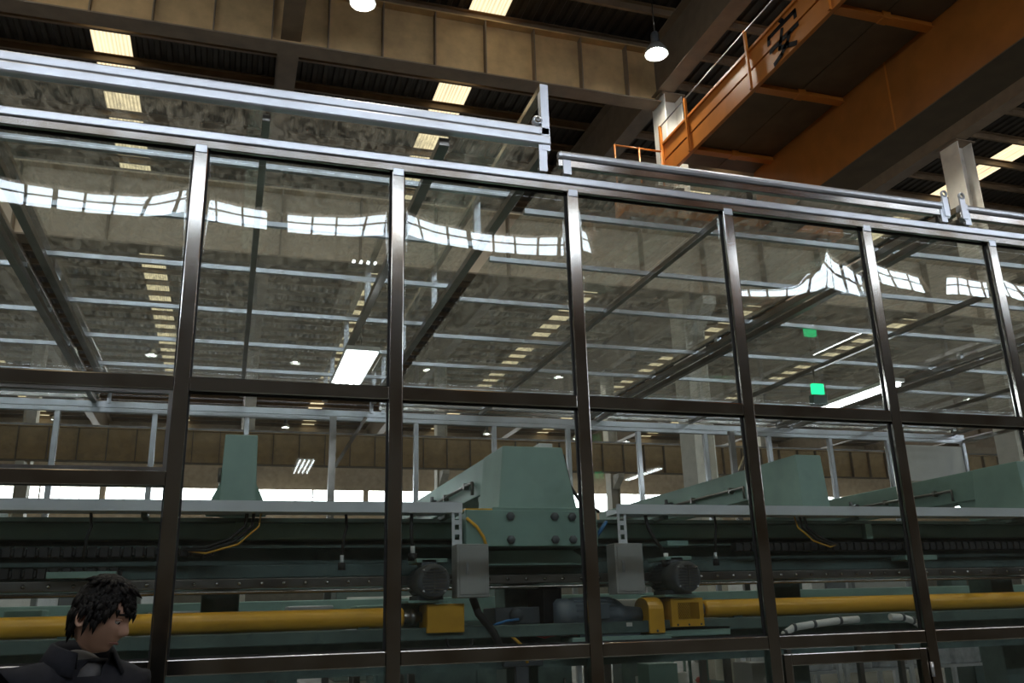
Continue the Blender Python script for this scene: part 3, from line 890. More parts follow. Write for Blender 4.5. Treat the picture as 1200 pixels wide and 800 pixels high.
# big drive motor with coupling guard
t = thing('drive_motor', 'large blue grey drive motor behind the third post, beside the yellow coupling guard', 'motor', (2.95, 6.92, 1.42))
MB().lathe([(0, 2.50), (.11, 2.50), (.14, 2.53), (.145, 2.62), (.135, 2.63), (.135, 3.02), (.12, 3.06), (.075, 3.12), (.06, 3.26), (0, 3.26)], (0, 6.92, 1.575), 'x', 28).build('body', 'blue_motor', t)
fn = MB()
for k in range(20):
    a = 2 * PI * k / 20
    fn.bar((2.66, 6.92 + math.cos(a) * .14, 1.575 + math.sin(a) * .14), (3.0, 6.92 + math.cos(a) * .14, 1.575 + math.sin(a) * .14), .008, .016)
fn.build('cooling_fins', 'blue_motor', t)
box('terminal_box', 'blue_motor', t, 2.74, 2.92, 6.74, 6.82, 1.55, 1.67, .008)
box('name_plate', 'white', t, 3.07, 3.12, 6.775, 6.78, 1.49, 1.52)
box('foot', 'blue_motor', t, 2.68, 3.2, 6.80, 7.04, 1.42, 1.46, .004)
t = thing('coupling_guard', 'rounded solid yellow coupling guard beside the drive motor', 'guard', (3.33, 6.9, 1.43))
pts = [(6.76, 1.43), (6.76, 1.62)] + [(6.90 + .14 * math.cos(PI - a * PI / 10), 1.62 + .09 * math.sin(a * PI / 10)) for a in range(1, 10)] + [(7.04, 1.62), (7.04, 1.43)]
MB().prism(pts, 'x', 3.265, 3.40).build('cover', 'yellow', t, .006)
MB().lathe([(0, -.004), (.01, -.004), (.01, 0)], (3.33, 6.758, 1.45), 'y', 8).build('screw', 'motor', t)
t = thing('mesh_guard', 'yellow box guard with a black mesh window at the roller end', 'guard', (3.6, 6.9, 1.45))
gx0, gx1, gz0, gz1 = 3.455, 3.745, 1.475, 1.695
MB().box(gx0, gx1, 6.74, 6.745, gz0, gz0 + .055).box(gx0, gx1, 6.74, 6.745, gz1 - .035, gz1).box(gx0, gx0 + .06, 6.74, 6.745, gz0 + .055, gz1 - .035).box(gx1 - .04, gx1, 6.74, 6.745, gz0 + .055, gz1 - .035).box(gx0, gx0 + .005, 6.745, 7.02, gz0, gz1).box(gx1 - .005, gx1, 6.745, 7.02, gz0, gz1).box(gx0 + .005, gx1 - .005, 6.745, 7.02, gz1 - .005, gz1).build('housing', 'yellow', t)
ms = MB()
wx0, wx1, wz0, wz1 = gx0 + .05, gx1 - .03, gz0 + .045, gz1 - .025
n = 12
for k in range(-6, n + 1):
    for sgn in (1, -1):
        # diamond mesh wires clipped to the window
        xa = wx0 + (wx1 - wx0) * k / n
        za, zb_ = (wz0, wz1) if sgn > 0 else (wz1, wz0)
        xb = xa + .10
        tt0, tt1 = max(0, (wx0 - xa) / .10), min(1, (wx1 - xa) / .10)
        if tt1 > tt0:
            ms.bar((xa + .10 * tt0, 6.748, za + (zb_ - za) * tt0), (xa + .10 * tt1, 6.748, za + (zb_ - za) * tt1), .0035, .0035)
ms.build('mesh', 'yellow', t)
box('dark_back', 'black', t, gx0 + .01, gx1 - .01, 6.95, 6.96, gz0 + .01, gz1 - .01)
for sx in (gx0 + .05, gx0 + .15, gx1 - .03):
    MB().lathe([(0, -.006), (.008, -.006), (.008, 0)], (sx, 6.74, gz0 + .015), 'y', 8).build('screw', 'motor', t)
box('guard_plinth', 'green', mach, 3.30, 4.0, 6.78, 7.08, 1.40, 1.475, .006)
box('motor_plinth', 'green', mach, 2.6, 3.45, 6.76, 7.1, 1.30, 1.42, .006)
t = thing('end_guard', 'plain yellow box guard at the left roller end under the grey box', 'guard', (1.6, 6.9, 1.49))
MB().box(1.45, 1.735, 6.74, 7.04, 1.49, 1.695).build('cover', 'yellow', t, .006)
box('bracket', 'green_dark', t, 1.50, 1.70, 6.80, 7.04, 1.44, 1.492)

# yellow roller tubes with end journals
def roller(x0, x1, label, left_cap, right_cap):
    t = thing('roller_tube', label, 'roller', ((x0 + x1) / 2, 6.9, 1.53))
    y, z, r = 6.9, 1.607, .072
    MB().lathe([(0, x0), (r * .8, x0), (r, x0 + .015), (r, x1 - .015), (r * .8, x1), (0, x1)], (0, y, z), 'x', 32).build('tube', 'yellow', t)
    if right_cap:
        MB().lathe([(.05, x1 - .01), (.05, x1 + .05), (.062, x1 + .05), (.062, x1 + .10), (.035, x1 + .10), (.035, x1 + .14), (0, x1 + .14)], (0, y, z), 'x', 20).build('journal', 'steel_dark', t)
    if left_cap:
        MB().lathe([(0, x0 - .08), (.055, x0 - .08), (.055, x0 - .02), (.045, x0), (.045, x0 + .01)], (0, y, z), 'x', 20).build('journal', 'steel_dark', t)
    for xx in (x0 + .3, x1 - .3, (x0 + x1) / 2):
        box('cradle', 'green_dark', t, xx - .04, xx + .04, y - .05, y + .05, 1.53, 1.545)
    return t
roller(-3.3, 1.30, 'yellow roller tube along the left half of the machine, behind the man', False, True)
roller(3.83, 11.2, 'yellow roller tube along the right half of the machine', True, False)

# energy chains
def chain(x0, x1, y, z, label):
    t = thing('cable_chain', label, 'cable chain', ((x0 + x1) / 2, y, z))
    f = None; x = x0
    while x < x1:
        if f is None:
            f = MB().box(x, x + .055, y - .045, y + .045, z, z + .075).box(x + .055, x + .075, y - .035, y + .035, z + .012, z + .063).build('link', 'rubber', t, .006); xf = x
        else: shared('link', f, t, (x - xf, 0, 0))
        x += .078
    return t
chain(-3.2, -.15, 7.10, 2.075, 'black cable chain along the beam at the upper left of the machine')
chain(-3.2, -.75, 7.12, 1.93, 'lower black cable chain behind the man')
chain(4.3, 10.6, 7.10, 2.085, 'black cable chain along the beam on the right side of the machine')

# hanging cables
def cable(pts, r, mat, label, extra=None):
    t = thing('hanging_cable', label, 'cable', pts[-1])
    MB().path(pts, r, 8).build('cord', mat, t)
    if extra:
        p = Vector(pts[-1])
        MB().path([p, p - Vector((0, 0, .06))], r * 1.3, 8).build('connector', 'white', t)
        MB().path([p - Vector((0, 0, .055)), p - Vector((0, 0, .11))], r * 2.6, 8).build('plug', 'rubber', t)
    return t
for x, lab, ex in ((-.93, 'black cable hanging from the tray above the man', False), (.86, 'black cable with a white connector hanging from the tray left of the second post', True),
                   (4.05, 'black cable with a white connector hanging right of the fan motor', True), (6.1, 'thin black cable hanging from the tray beyond the fifth post', False)):
    cable([(x, 6.95, 2.375), (x + .01, 6.96, 2.28), (x - .01, 6.95, 2.2), (x - .02, 6.96, 2.07)], .011, 'rubber', lab, ex)
cable([(3.36, 6.9, 2.375), (3.37, 6.88, 2.27), (3.42, 6.86, 2.16), (3.50, 6.85, 2.06)], .016, 'rubber', 'thick black cable curving down to the right fan motor', True)
cable([(1.36, 6.9, 2.375), (1.36, 6.9, 2.2), (1.37, 6.9, 2.13)], .014, 'rubber', 'black cable dropping to the left fan motor', True)
for i, (dx, mat, nm) in enumerate(((0, 'rubber', 'innermost black'), (.05, 'rubber', 'middle black'), (.10, 'yellow', 'outer yellow'))):
    cable([(.13 + dx, 6.95, 2.375), (.12 + dx, 6.93, 2.28), (.02 + dx * .6, 6.92, 2.19 - dx * .4), (-.14, 6.95, 2.13 - dx * .4), (-.30, 7.04, 2.12)], .012 if i < 2 else .007, mat, nm + ' cable looping from the left tray into the chain')
    cable([(4.96 - dx, 6.95, 2.375), (4.97 - dx, 6.93, 2.28), (5.07 - dx * .6, 6.92, 2.20 - dx * .4), (5.2, 6.95, 2.15 - dx * .4), (5.35, 7.04, 2.14)], .012 if i < 2 else .007, mat, nm + ' cable looping from the right tray into the chain')
cable([(1.76, 6.74, 2.33), (1.84, 6.73, 2.26), (1.89, 6.72, 2.18), (1.91, 6.72, 2.11)], .012, 'yellow', 'yellow cable curving from the tray end behind the left grey box')
cable([(3.0, 6.9, 2.32), (2.96, 6.88, 2.28), (2.9, 6.88, 2.2)], .016, 'blue', 'blue cable bundle beside the slotted leg')
cable([(1.83, 6.85, 1.735), (1.86, 6.8, 1.62), (1.97, 6.78, 1.48), (2.06, 6.8, 1.3)], .03, 'rubber', 'thick black conduit running down from the left grey box')
cable([(2.0, 6.85, 1.47), (2.12, 6.8, 1.45), (2.22, 6.8, 1.36), (2.24, 6.8, 1.25)], .012, 'yellow', 'yellow hose bending down below the flange')
cable([(2.0, 6.88, 1.53), (2.1, 6.86, 1.56), (2.2, 6.86, 1.57)], .010, 'blue', 'short blue hose below the flange')
cable([(2.25, 6.86, 1.47), (2.4, 6.84, 1.43), (2.55, 6.85, 1.455), (2.68, 6.86, 1.44)], .010, 'red', 'red hose left of the drive motor')
cable([(1.60, 6.80, 1.46), (1.62, 6.76, 1.39), (1.70, 6.76, 1.34), (1.80, 6.78, 1.40), (1.82, 6.82, 1.46)], .012, 'rubber', 'black cable loop under the plain yellow guard')
# service hardware seen between the beams
t = thing('valve_block', 'dark hydraulic valve block with round gauges under the flange', 'valve block', (2.3, 6.95, 1.2))
box('manifold', 'motor', t, 2.1, 2.42, 6.95, 7.015, 1.22, 1.40, .005)
box('stand', 'motor', t, 2.2, 2.3, 6.96, 7.01, 0, 1.22)
for gx in (2.16, 2.36):
    MB().lathe([(0, -.03), (.03, -.03), (.034, -.02), (.034, 0)], (gx, 6.95, 1.36), 'y', 16).build('gauge', 'steel_bright', t)
MB().lathe([(0, -.02), (.028, -.02), (.028, 0)], (1.93, 6.74, 1.32), 'y', 12).build('tap', 'steel_bright', t)
t = thing('gear_housing', 'dark gear housing under the flange, left of the drive motor', 'gearbox', (2.4, 7.1, 1.5))
box('case', 'motor', t, 2.05, 2.52, 7.0, 7.35, 1.53, 1.66, .01)
box('bearing_block', 'black', t, 2.42, 2.58, 6.9, 7.3, 1.53, 1.80, .01)
MB().lathe([(0, -.05), (.05, -.05), (.055, 0)], (2.22, 7.0, 1.60), 'y', 16).build('hub', 'motor', t)

# ================================================================== THINGS BEHIND THE MACHINE
def rack(x, y, w, label, bundles=2):
    t = thing('storage_rack', label, 'rack', (x, y, 0))
    for sx in (-w / 2, w / 2):
        for sy in (0, .6):
            box('upright', 'tray', t, x + sx - .025, x + sx + .025, y + sy - .025, y + sy + .025, 0, 1.18)
    for z in (.35, .82):
        box('shelf', 'tray', t, x - w / 2, x + w / 2, y, y + .6, z, z + .03)
    return t
def bundle(x, y, z, w, h, label, group):
    b = MB().box(x - w / 2, x + w / 2, y + .05, y + .5, z, z + h).build('wrapped_bundle', 'film', None, .03)
    tag(b, label, 'bundle', group)
n = 0
for rx in (6.7, 7.75, 8.95):
    nm = {6.7: 'first', 7.75: 'second', 8.95: 'third'}[rx]
    rack(rx, 9.72, .95, 'grey steel storage rack behind the access door, %s from left' % nm)
    for s, k in ((-.24, 'left'), (.24, 'right')):
        bundle(rx + s, 9.72, .85, .40, .30, 'crinkled clear-wrapped bundle on the %s grey rack, %s one' % (nm, k), 'wrapped bundles on the racks')
# white flexible ducts with a row of small cylinders under them, seen in the pane over the door
for pts, lab in (([(4.24, 6.42, 1.30), (4.27, 6.42, 1.40), (4.36, 6.42, 1.445), (4.55, 6.42, 1.465), (4.80, 6.42, 1.485), (4.98, 6.42, 1.49)], 'white flexible duct over the access door, left one with the long straight run'),
                 ([(5.30, 6.42, 1.50), (5.42, 6.42, 1.495), (5.52, 6.42, 1.465), (5.60, 6.42, 1.42), (5.63, 6.42, 1.36)], 'white flexible duct over the access door, short right one bending down')):
    a, b = pts[0][0], pts[-1][0]
    t = thing('flexible_duct', lab, 'duct', (a, 6.42, 0))
    d = MB().path(pts, .028, 12).build('hose', 'white', t)
    for p in pts[1:-1]:
        q = Vector(p)
        MB().path([q - Vector((.012, 0, 0)), q + Vector((.012, 0, 0))], .033, 12).build('clip', 'motor', d)
    box('shelf', 'tray', t, a, b, 6.38, 6.47, 1.285, 1.30)
    for xx in (a + .04, b - .04):
        box('stand', 'steel_dark', t, xx - .02, xx + .02, 6.40, 6.44, 0, 1.285)
    n = int((b - a) / .1)
    for i in range(n):
        xx = a + .09 + i * .1
        if xx < b - .04: MB().lathe([(0, 1.30), (.026, 1.30), (.026, 1.38), (.012, 1.40), (0, 1.40)], (xx, 6.42, 0), 'z', 12).build('filter_bottle', 'tray', t)
# yellow plates beside the man's shoulder
for (x0, x1, z0, z1), lab in (((-1.28, -1.13, 1.29, 1.37), 'small yellow plate behind the shoulder of the man, upper one'), ((-1.42, -1.22, 1.18, 1.24), 'small yellow plate behind the shoulder of the man, lower one at the left edge')):
    t = thing('guard_plate', lab, 'plate', (x0, 6.9, z0))
    MB().prism([(x0, z0), (x1 - .06, z0 + .02), (x1, z1), (x0 + .02, z1 - .015)], 'y', 6.97, 6.99).build('plate', 'yellow', t)
    box('tab', 'steel_dark', t, x0 + .04, x0 + .07, 6.99, 7.03, z0 + .02, z0 + .05)
# green wire cart with sacks
t = thing('wire_cart', 'pale green wire cart below the mesh guard', 'cart', (4.9, 9.3, 0))
wc = MB()
for x in (4.58, 4.78, 4.98, 5.2):
    wc.bar((x, 9.0, .1), (x, 9.0, 1.10), .025, .025).bar((x, 9.5, .1), (x, 9.5, 1.10), .025, .025)
for z in (.2, .55, .85, 1.10):
    wc.bar((4.58, 9.0, z), (5.2, 9.0, z), .025, .025).bar((4.58, 9.5, z), (5.2, 9.5, z), .025, .025).bar((4.58, 9.0, z), (4.58, 9.5, z), .025, .025).bar((5.2, 9.0, z), (5.2, 9.5, z), .025, .025)
wc.build('cage', 'green', t)
box('tray_floor', 'green', t, 4.58, 5.2, 9.0, 9.5, .52, .54)
for x in (4.62, 5.16):
    for y in (9.05, 9.45):
        MB().lathe([(0, -.02), (.05, -.02), (.05, .02), (0, .02)], (x, y, .05), 'x', 14).build('castor', 'rubber', t)
def sack(x, y, z, w, h, label, mat='white'):
    b = MB().lathe([(0, 0), (w * .42, .01), (w * .5, h * .3), (w * .46, h * .75), (w * .2, h), (0, h)], (x, y, z), 'z', 14).build('sack', mat, None)
    tag(b, label, 'sack')
sack(4.80, 9.25, .54, .34, .42, 'white sack standing in the wire cart, left one')
sack(5.05, 9.25, .54, .26, .36, 'red sack standing in the wire cart beside the white one', 'red')
tag(MB().box(4.32, 4.5, 9.0, 9.4, 0, .93).build('carton', 'white', None, .008), 'tall white carton on the floor left of the wire cart', 'carton')
tag(MB().box(5.65, 5.85, 9.2, 9.6, 0, 1.02).build('carton', 'grey', None, .008), 'narrow grey carton on the floor right of the wire cart', 'carton')
# pale boxes and sheet stacks on tables
def table(x0, x1, y, z, label, dp=.6):
    t = thing('work_table', label, 'table', ((x0 + x1) / 2, y, 0))
    box('tabletop', 'steel', t, x0, x1, y, y + dp, z - .04, z, .004)
    for x in (x0 + .05, x1 - .05):
        for yy0 in (y + .05, y + dp - .05):
            box('leg', 'steel_dark', t, x - .03, x + .03, yy0 - .03, yy0 + .03, 0, z - .04)
    return t
table(-2.6, .2, 8.3, 1.60, 'tall steel work table behind the left roller')
table(.4, 1.7, 8.3, 1.60, 'tall steel work table between the first and second posts')
table(3.5, 4.9, 8.3, 1.62, 'tall steel work table behind the yellow mesh guard')
cnt = 0
for x, w, h, mat, lab in ((-2.05, .35, .12, 'white', 'white carton on the left work table, left end'), (-1.55, .28, .15, 'green', 'pale green case on the left work table, beside the white carton'),
                    (-.35, .5, .11, 'tray', 'long grey carton on the left work table, right of the man'), (.75, .4, .13, 'tray', 'grey carton on the work table between the posts'),
                    (1.3, .3, .12, 'green', 'green case on the work table between the posts, right end'), (3.75, .45, .10, 'white', 'white carton on the table behind the mesh guard'),
                    (4.35, .42, .14, 'green', 'green case on the table behind the mesh guard')):
    zt = 1.62 if x > 3 else 1.60
    tag(MB().box(x - w / 2, x + w / 2, 8.4, 8.75, zt, zt + h).build('storage_carton', mat, None, .01), lab, 'carton')
table(.1, 1.3, 8.93, 1.2, 'low steel table under the left roller', .42)
tag(MB().box(.2, .5, 8.97, 9.3, 1.2, 1.34).build('storage_carton', 'motor', None, .01), 'dark case on the low steel table', 'carton')
t = thing('slotted_bin', 'white plastic bin with slots on the low steel table', 'bin', (.9, 9.1, 1.2))
MB().prism([(.72, 1.2), (1.02, 1.2), (1.06, 1.37), (.68, 1.37)], 'y', 9.0, 9.3).build('body', 'white', t, .006)
for i in range(4):
    box('slot', 'black', t, .83 + i * .045, .85 + i * .045, 8.994, 9.0, 1.30, 1.345)
# dark service cabinets that close the view under the beams
for i, (a, b, y, h, lab) in enumerate(((-3.2, -1.2, 10.2, 1.5, 'dark green service cabinet behind the man'), (-.9, .8, 10.2, 1.25, 'dark green service cabinet behind the low table'),
                                    (1.6, 3.9, 10.2, 1.55, 'dark green service cabinet behind the drive motor'), (9.6, 11.5, 10.2, 1.3, 'dark green service cabinet at the right end'))):
    t = thing('service_cabinet', lab, 'cabinet', ((a + b) / 2, y, 0))
    box('body', 'green_dark', t, a, b, y, y + .5, 0, h, .01)
    m_ = (a + b) / 2
    for xa, xb in ((a + .04, m_ - .01), (m_ + .01, b - .04)):
        d = box('door', 'green_dark', t, xa, xb, y - .02, y, .08, h - .06, .005)
        MB().box(xb - .08, xb - .06, y - .045, y - .02, h * .5, h * .5 + .12).build('handle', 'steel', d)
tag(MB().box(3.82, 4.12, 8.0, 8.25, 0, 1.13).build('panel_board', 'green', None, .006), 'small pale green board standing on the floor below the drive motor', 'board')

# cream and dark machines beyond the enclosure, on the hall floor
for i, (x, y, w, h, mat, lab) in enumerate(((-4, 24, 5, 3.2, 'tray', 'pale machine block far beyond the enclosure, left'), (6, 26, 6, 2.6, 'green_dark', 'dark green machine block far beyond the enclosure, centre'),
                                         (18, 25, 7, 3.4, 'grey', 'grey machine block far beyond the enclosure, right'))):
    t = thing('far_machine', lab, 'machine', (x, y, 0))
    box('body', mat, t, x - w / 2, x + w / 2, y, y + 2, 0, h, .03)
    box('cover', 'white', t, x - w / 2 + .3, x - .2, y - .05, y, h * .4, h * .85, .02)
    box('control_panel', 'motor', t, x + .3, x + 1.4, y - .08, y, h * .45, h * .8, .02)

# ================================================================== MAN IN THE FOREGROUND
def skin_mesh(joints, links, root, sub=2):
    """grow a smooth surface from a stick figure; returns an evaluated mesh"""
    names = list(joints)
    me = bpy.data.meshes.new('sticks')
    me.from_pydata([joints[n][0] for n in names], [(names.index(a), names.index(b)) for a, b in links], [])
    o = bpy.data.objects.new('sticks', me); COL.objects.link(o)
    sk = o.modifiers.new('skin', 'SKIN'); sk.use_smooth_shade = True
    ss = o.modifiers.new('sub', 'SUBSURF'); ss.levels = sub; ss.render_levels = sub
    if not me.skin_vertices:
        me.attributes  # layer is created by the modifier
    lay = me.skin_vertices[0].data if me.skin_vertices else None
    if lay is None:
        bm = bmesh.new(); bm.from_mesh(me); bm.verts.layers.skin.verify(); bm.to_mesh(me); bm.free()
        lay = me.skin_vertices[0].data
    for i, n in enumerate(names):
        r = joints[n][1]
        lay[i].radius = r if isinstance(r, tuple) else (r, r)
        lay[i].use_root = (n == root)
    bpy.context.view_layer.update()
    dg = bpy.context.evaluated_depsgraph_get()
    ev = bpy.data.meshes.new_from_object(o.evaluated_get(dg))
    bpy.data.objects.remove(o); bpy.data.meshes.remove(me)
    return ev

man = thing('person', 'man with dark hair in a navy work jacket, looking down, lower left', 'person', (-.385, 3.045, 0))
man.rotation_euler = (0, 0, math.radians(-50))
def man_obj(name, me, mat, parent=None):
    for p in me.polygons: p.use_smooth = True
    me.materials.clear(); me.materials.append(M[mat])
    o = bpy.data.objects.new(name, me); COL.objects.link(o); o.parent = parent or man
    return o
J = {'pelvis': ((-.02, 0, .98), (.135, .10)), 'waist': ((.0, 0, 1.14), (.125, .095)), 'chest': ((-.01, 0, 1.34), (.145, .105)), 'top': ((-.03, 0, 1.485), (.085, .075)),
     'neck': ((.005, 0, 1.545), .052), 'skull': ((.045, 0, 1.605), .045)}
LK = [('pelvis', 'waist'), ('waist', 'chest'), ('chest', 'top'), ('top', 'neck'), ('neck', 'skull')]
for s, n in ((1, 'l'), (-1, 'r')):
    fw = .10 * s
    J['sh' + n] = ((-.01, .17 * s, 1.462), .058); J['el' + n] = ((-.05 - fw * .3, .225 * s, 1.17), .043)
    J['wr' + n] = ((.06 - fw * .4, .24 * s, .915), .028); J['pa' + n] = ((.085 - fw * .4, .235 * s, .83), (.036, .018))
    LK += [('top', 'sh' + n), ('sh' + n, 'el' + n), ('el' + n, 'wr' + n), ('wr' + n, 'pa' + n)]
    J['hip' + n] = ((0, .095 * s, .90), .088); J['kn' + n] = ((.05 + fw, .10 * s, .50), .055); J['an' + n] = ((-.02 + fw * 1.3, .10 * s, .085), .04); J['to' + n] = ((.14 + fw * 1.3, .115 * s, .045), (.045, .03))
    LK += [('pelvis', 'hip' + n), ('hip' + n, 'kn' + n), ('kn' + n, 'an' + n), ('an' + n, 'to' + n)]
    px_, py_, pz_ = J['pa' + n][0]
    for k, (off, ln) in enumerate(((.028, .072), (.010, .082), (-.009, .076), (-.026, .060))):
        a, b, c = 'f%d0%s' % (k, n), 'f%d1%s' % (k, n), 'f%d2%s' % (k, n)
        J[a] = ((px_ + off, py_, pz_ - .012), .009); J[b] = ((px_ + off + .010, py_ - .008 * s, pz_ - .012 - ln * .55), .0085); J[c] = ((px_ + off + .012, py_ - .026 * s, pz_ - .012 - ln), .0075)
        LK += [('pa' + n, a), (a, b), (b, c)]
    J['t0' + n] = ((px_ + .035, py_ - .012 * s, pz_ + .045), .010); J['t1' + n] = ((px_ + .058, py_ - .022 * s, pz_ + .012), .009); J['t2' + n] = ((px_ + .064, py_ - .026 * s, pz_ - .022), .008)
    LK += [('wr' + n, 't0' + n), ('t0' + n, 't1' + n), ('t1' + n, 't2' + n)]
body_me = skin_mesh(J, LK, 'pelvis')

# head: a shaped grid (x ahead, y left, z up), then turned and tilted on the neck
HEAD_M = Matrix.Translation((.062, 0, 1.638)) @ Matrix.Rotation(math.radians(30), 4, 'Z') @ Matrix.Rotation(math.radians(19), 4, 'Y') @ Matrix.Scale(.9, 4)
def gs(d2, s): return math.exp(-d2 / (2 * s * s))
def head_point(th, ph):
    """th: angle round z (0 = ahead), ph: latitude"""
    cx, cz = math.cos(ph), math.sin(ph)
    dx, dy = math.cos(th) * cx, math.sin(th) * cx
    x, y, z = dx * .098, dy * .077, cz * .118
    if z < 0:                                     # jaw: narrow, reach forward
        k = min(1, -z / .118)
        y *= 1 - .30 * k * k
        if x > 0: x *= 1 + .02 * k
        else: x *= 1 - .38 * k
        z *= 1.02
    if x < 0: x *= .90
    fr = max(0.0, dx)
    def bump(zc, yc, sz, sy, amp):
        return amp * gs((z - zc) ** 2, sz) * gs((y - yc) ** 2, sy) * (1 if fr > .2 else 0)
    x += bump(-.018, 0, .016, .011, .012) + bump(-.034, 0, .010, .012, .013) + bump(-.036, .013, .007, .006, .006) + bump(-.036, -.013, .007, .006, .006)
    x += bump(.022, .028, .008, .022, .006) + bump(.022, -.028, .008, .022, .006)          # brows
    x -= bump(.002, .031, .010, .013, .012) + bump(.002, -.031, .010, .013, .012)          # eye sockets
    x += bump(-.025, .045, .018, .016, .005) + bump(-.025, -.045, .018, .016, .005)        # cheekbones
    x += bump(-.062, 0, .006, .020, .005) + bump(-.073, 0, .006, .017, .005) - bump(-.0675, 0, .0025, .022, .004)   # lips
    x -= bump(-.085, 0, .006, .02, .004)
    x += bump(-.100, 0, .014, .020, .017)                                                   # chin
    return Vector((x, y, z))
hb = bmesh.new()
NT, NP = 96, 72
grid = []
for j in range(NP + 1):
    ph = -PI / 2 + PI * j / NP
    grid.append([hb.verts.new(HEAD_M @ head_point(2 * PI * i / NT - PI, ph)) for i in range(NT)])
for j in range(NP):
    for i in range(NT):
        hb.faces.new([grid[j][i], grid[j][(i + 1) % NT], grid[j + 1][(i + 1) % NT], grid[j + 1][i]])
bmesh.ops.remove_doubles(hb, verts=hb.verts, dist=1e-5)
# ears
for s in (1, -1):
    prev = None
    rings = []
    for a in range(13):
        t_ = a / 12 * 2 * PI
        c = Vector((-.012 + .017 * math.cos(t_), .077 * s + .004 * s, -.012 + .030 * math.sin(t_) + .004 * math.cos(t_)))
        rings.append([hb.verts.new(HEAD_M @ (c + Vector((math.cos(t_) * .006 * math.cos(q), s * .008 * math.sin(q), .008 * math.sin(t_) * math.cos(q))))) for q in [k * PI / 4 for k in range(8)]])
    for a in range(12):
        for k in range(8):
            hb.faces.new([rings[a][k], rings[a][(k + 1) % 8], rings[a + 1][(k + 1) % 8], rings[a + 1][k]])
    cc = hb.verts.new(HEAD_M @ Vector((-.012, .078 * s, -.012)))
hb.from_mesh(body_me)
bmesh.ops.recalc_face_normals(hb, faces=hb.faces)
full = bpy.data.meshes.new('body')
hb.to_mesh(full); hb.free()
body = man_obj('body', full, 'skin')
rm = body.modifiers.new('remesh', 'REMESH'); rm.mode = 'VOXEL'; rm.voxel_size = .0042; rm.use_smooth_shade = True
bpy.context.view_layer.update()
ev = bpy.data.meshes.new_from_object(body.evaluated_get(bpy.context.evaluated_depsgraph_get()))
bm = bmesh.new(); bm.from_mesh(ev); bm.verts.ensure_lookup_table()
seen, best = set(), []
for v0 in bm.verts:                           # keep the outer skin only
    if v0.index in seen: continue
    st, isl = [v0], []
    seen.add(v0.index)
    while st:
        q = st.pop(); isl.append(q)
        for e_ in q.link_edges:
            o_ = e_.other_vert(q)
            if o_.index not in seen: seen.add(o_.index); st.append(o_)
    if len(isl) > len(best): best = isl
keep = set(v.index for v in best)
bmesh.ops.delete(bm, geom=[v for v in bm.verts if v.index not in keep], context='VERTS')
bm.to_mesh(ev); bm.free()
for p in ev.polygons: p.use_smooth = True
ev.materials.clear(); ev.materials.append(M['skin'])
body.modifiers.clear(); body.data = ev
sm = body.modifiers.new('smooth', 'SMOOTH'); sm.factor = .5; sm.iterations = 2

# eyes, brows
for s in (1, -1):
    eb = bmesh.new(); bmesh.ops.create_uvsphere(eb, u_segments=16, v_segments=12, radius=.0118)
    bmesh.ops.transform(eb, matrix=HEAD_M @ Matrix.Translation((.0765, .031 * s, .000)), verts=eb.verts)
    me = bpy.data.meshes.new('eye'); eb.to_mesh(me); eb.free()
    e = man_obj('eye', me, 'eye')
    ib = bmesh.new(); bmesh.ops.create_uvsphere(ib, u_segments=12, v_segments=8, radius=.006)
    bmesh.ops.transform(ib, matrix=HEAD_M @ Matrix.Translation((.0835, .031 * s, -.003)), verts=ib.verts)
    me = bpy.data.meshes.new('iris'); ib.to_mesh(me); ib.free()
    man_obj('iris', me, 'black', e)
    q = MB().path([HEAD_M @ Vector((.096, .013 * s, .021)), HEAD_M @ Vector((.096, .028 * s, .026)), HEAD_M @ Vector((.083, .047 * s, .022))], [.003, .004, .0025], 6)
    me = bpy.data.meshes.new('eyebrow'); me.from_pydata(q.v, [], q.f); man_obj('eyebrow', me, 'hair')
    ld = MB().path([HEAD_M @ Vector((.087, .018 * s, .003)), HEAD_M @ Vector((.0885, .031 * s, .0075)), HEAD_M @ Vector((.080, .044 * s, .003))], .003, 6)
    me = bpy.data.meshes.new('eyelid'); me.from_pydata(ld.v, [], ld.f); man_obj('eyelid', me, 'skin')
lp = MB().path([HEAD_M @ Vector((.079, .022, -.070)), HEAD_M @ Vector((.0935, 0, -.069)), HEAD_M @ Vector((.079, -.022, -.070))], [.002, .004, .002], 8)
me = bpy.data.meshes.new('lips'); me.from_pydata(lp.v, [], lp.f); man_obj('lips', me, 'lip')

# hair: a thick cap with a ragged edge plus loose locks
def hairline(th):
    a = abs(th)                                   # 0 = ahead, pi = behind
    if a < .75: return .052 + .012 * math.sin(th * 9 + 1)
    if a < 1.25: return .050 - (a - .75) / .5 * .055
    if a < 1.55: return -.012 - (a - 1.25) / .3 * .012
    if a < 1.95: return .018 - (a - 1.55) / .4 * .03
    return -.035 - min(1, (a - 1.95) / .6) * .03
hm = bmesh.new()
vg = {}
for j in range(NP + 1):
    ph = -PI / 2 + PI * j / NP
    for i in range(NT):
        th = 2 * PI * i / NT - PI
        p = head_point(th, ph)
        nz = noise.noise(p * 55) * .5 + noise.noise(p * 130) * .4
        edge = hairline(th) + nz * .012
        if p.z < edge - .012: continue
        up = max(0.0, min(1.0, (p.z - edge) / .03))
        q = p.copy()
        q.x *= 1.0 + (.07 if q.x > 0 else .04) * up + .03; q.y *= 1.0 + .06 * up + .04; q.z += .010 * max(0, p.z / .118) + .004 * up
        if abs(th) < .8: q.x += .004
        q += (q.normalized()) * nz * .004
        vg[(i, j)] = hm.verts.new(HEAD_M @ q)
for j in range(NP):
    for i in range(NT):
        k = [(i, j), ((i + 1) % NT, j), ((i + 1) % NT, j + 1), (i, j + 1)]
        if all(c in vg for c in k): hm.faces.new([vg[c] for c in k])
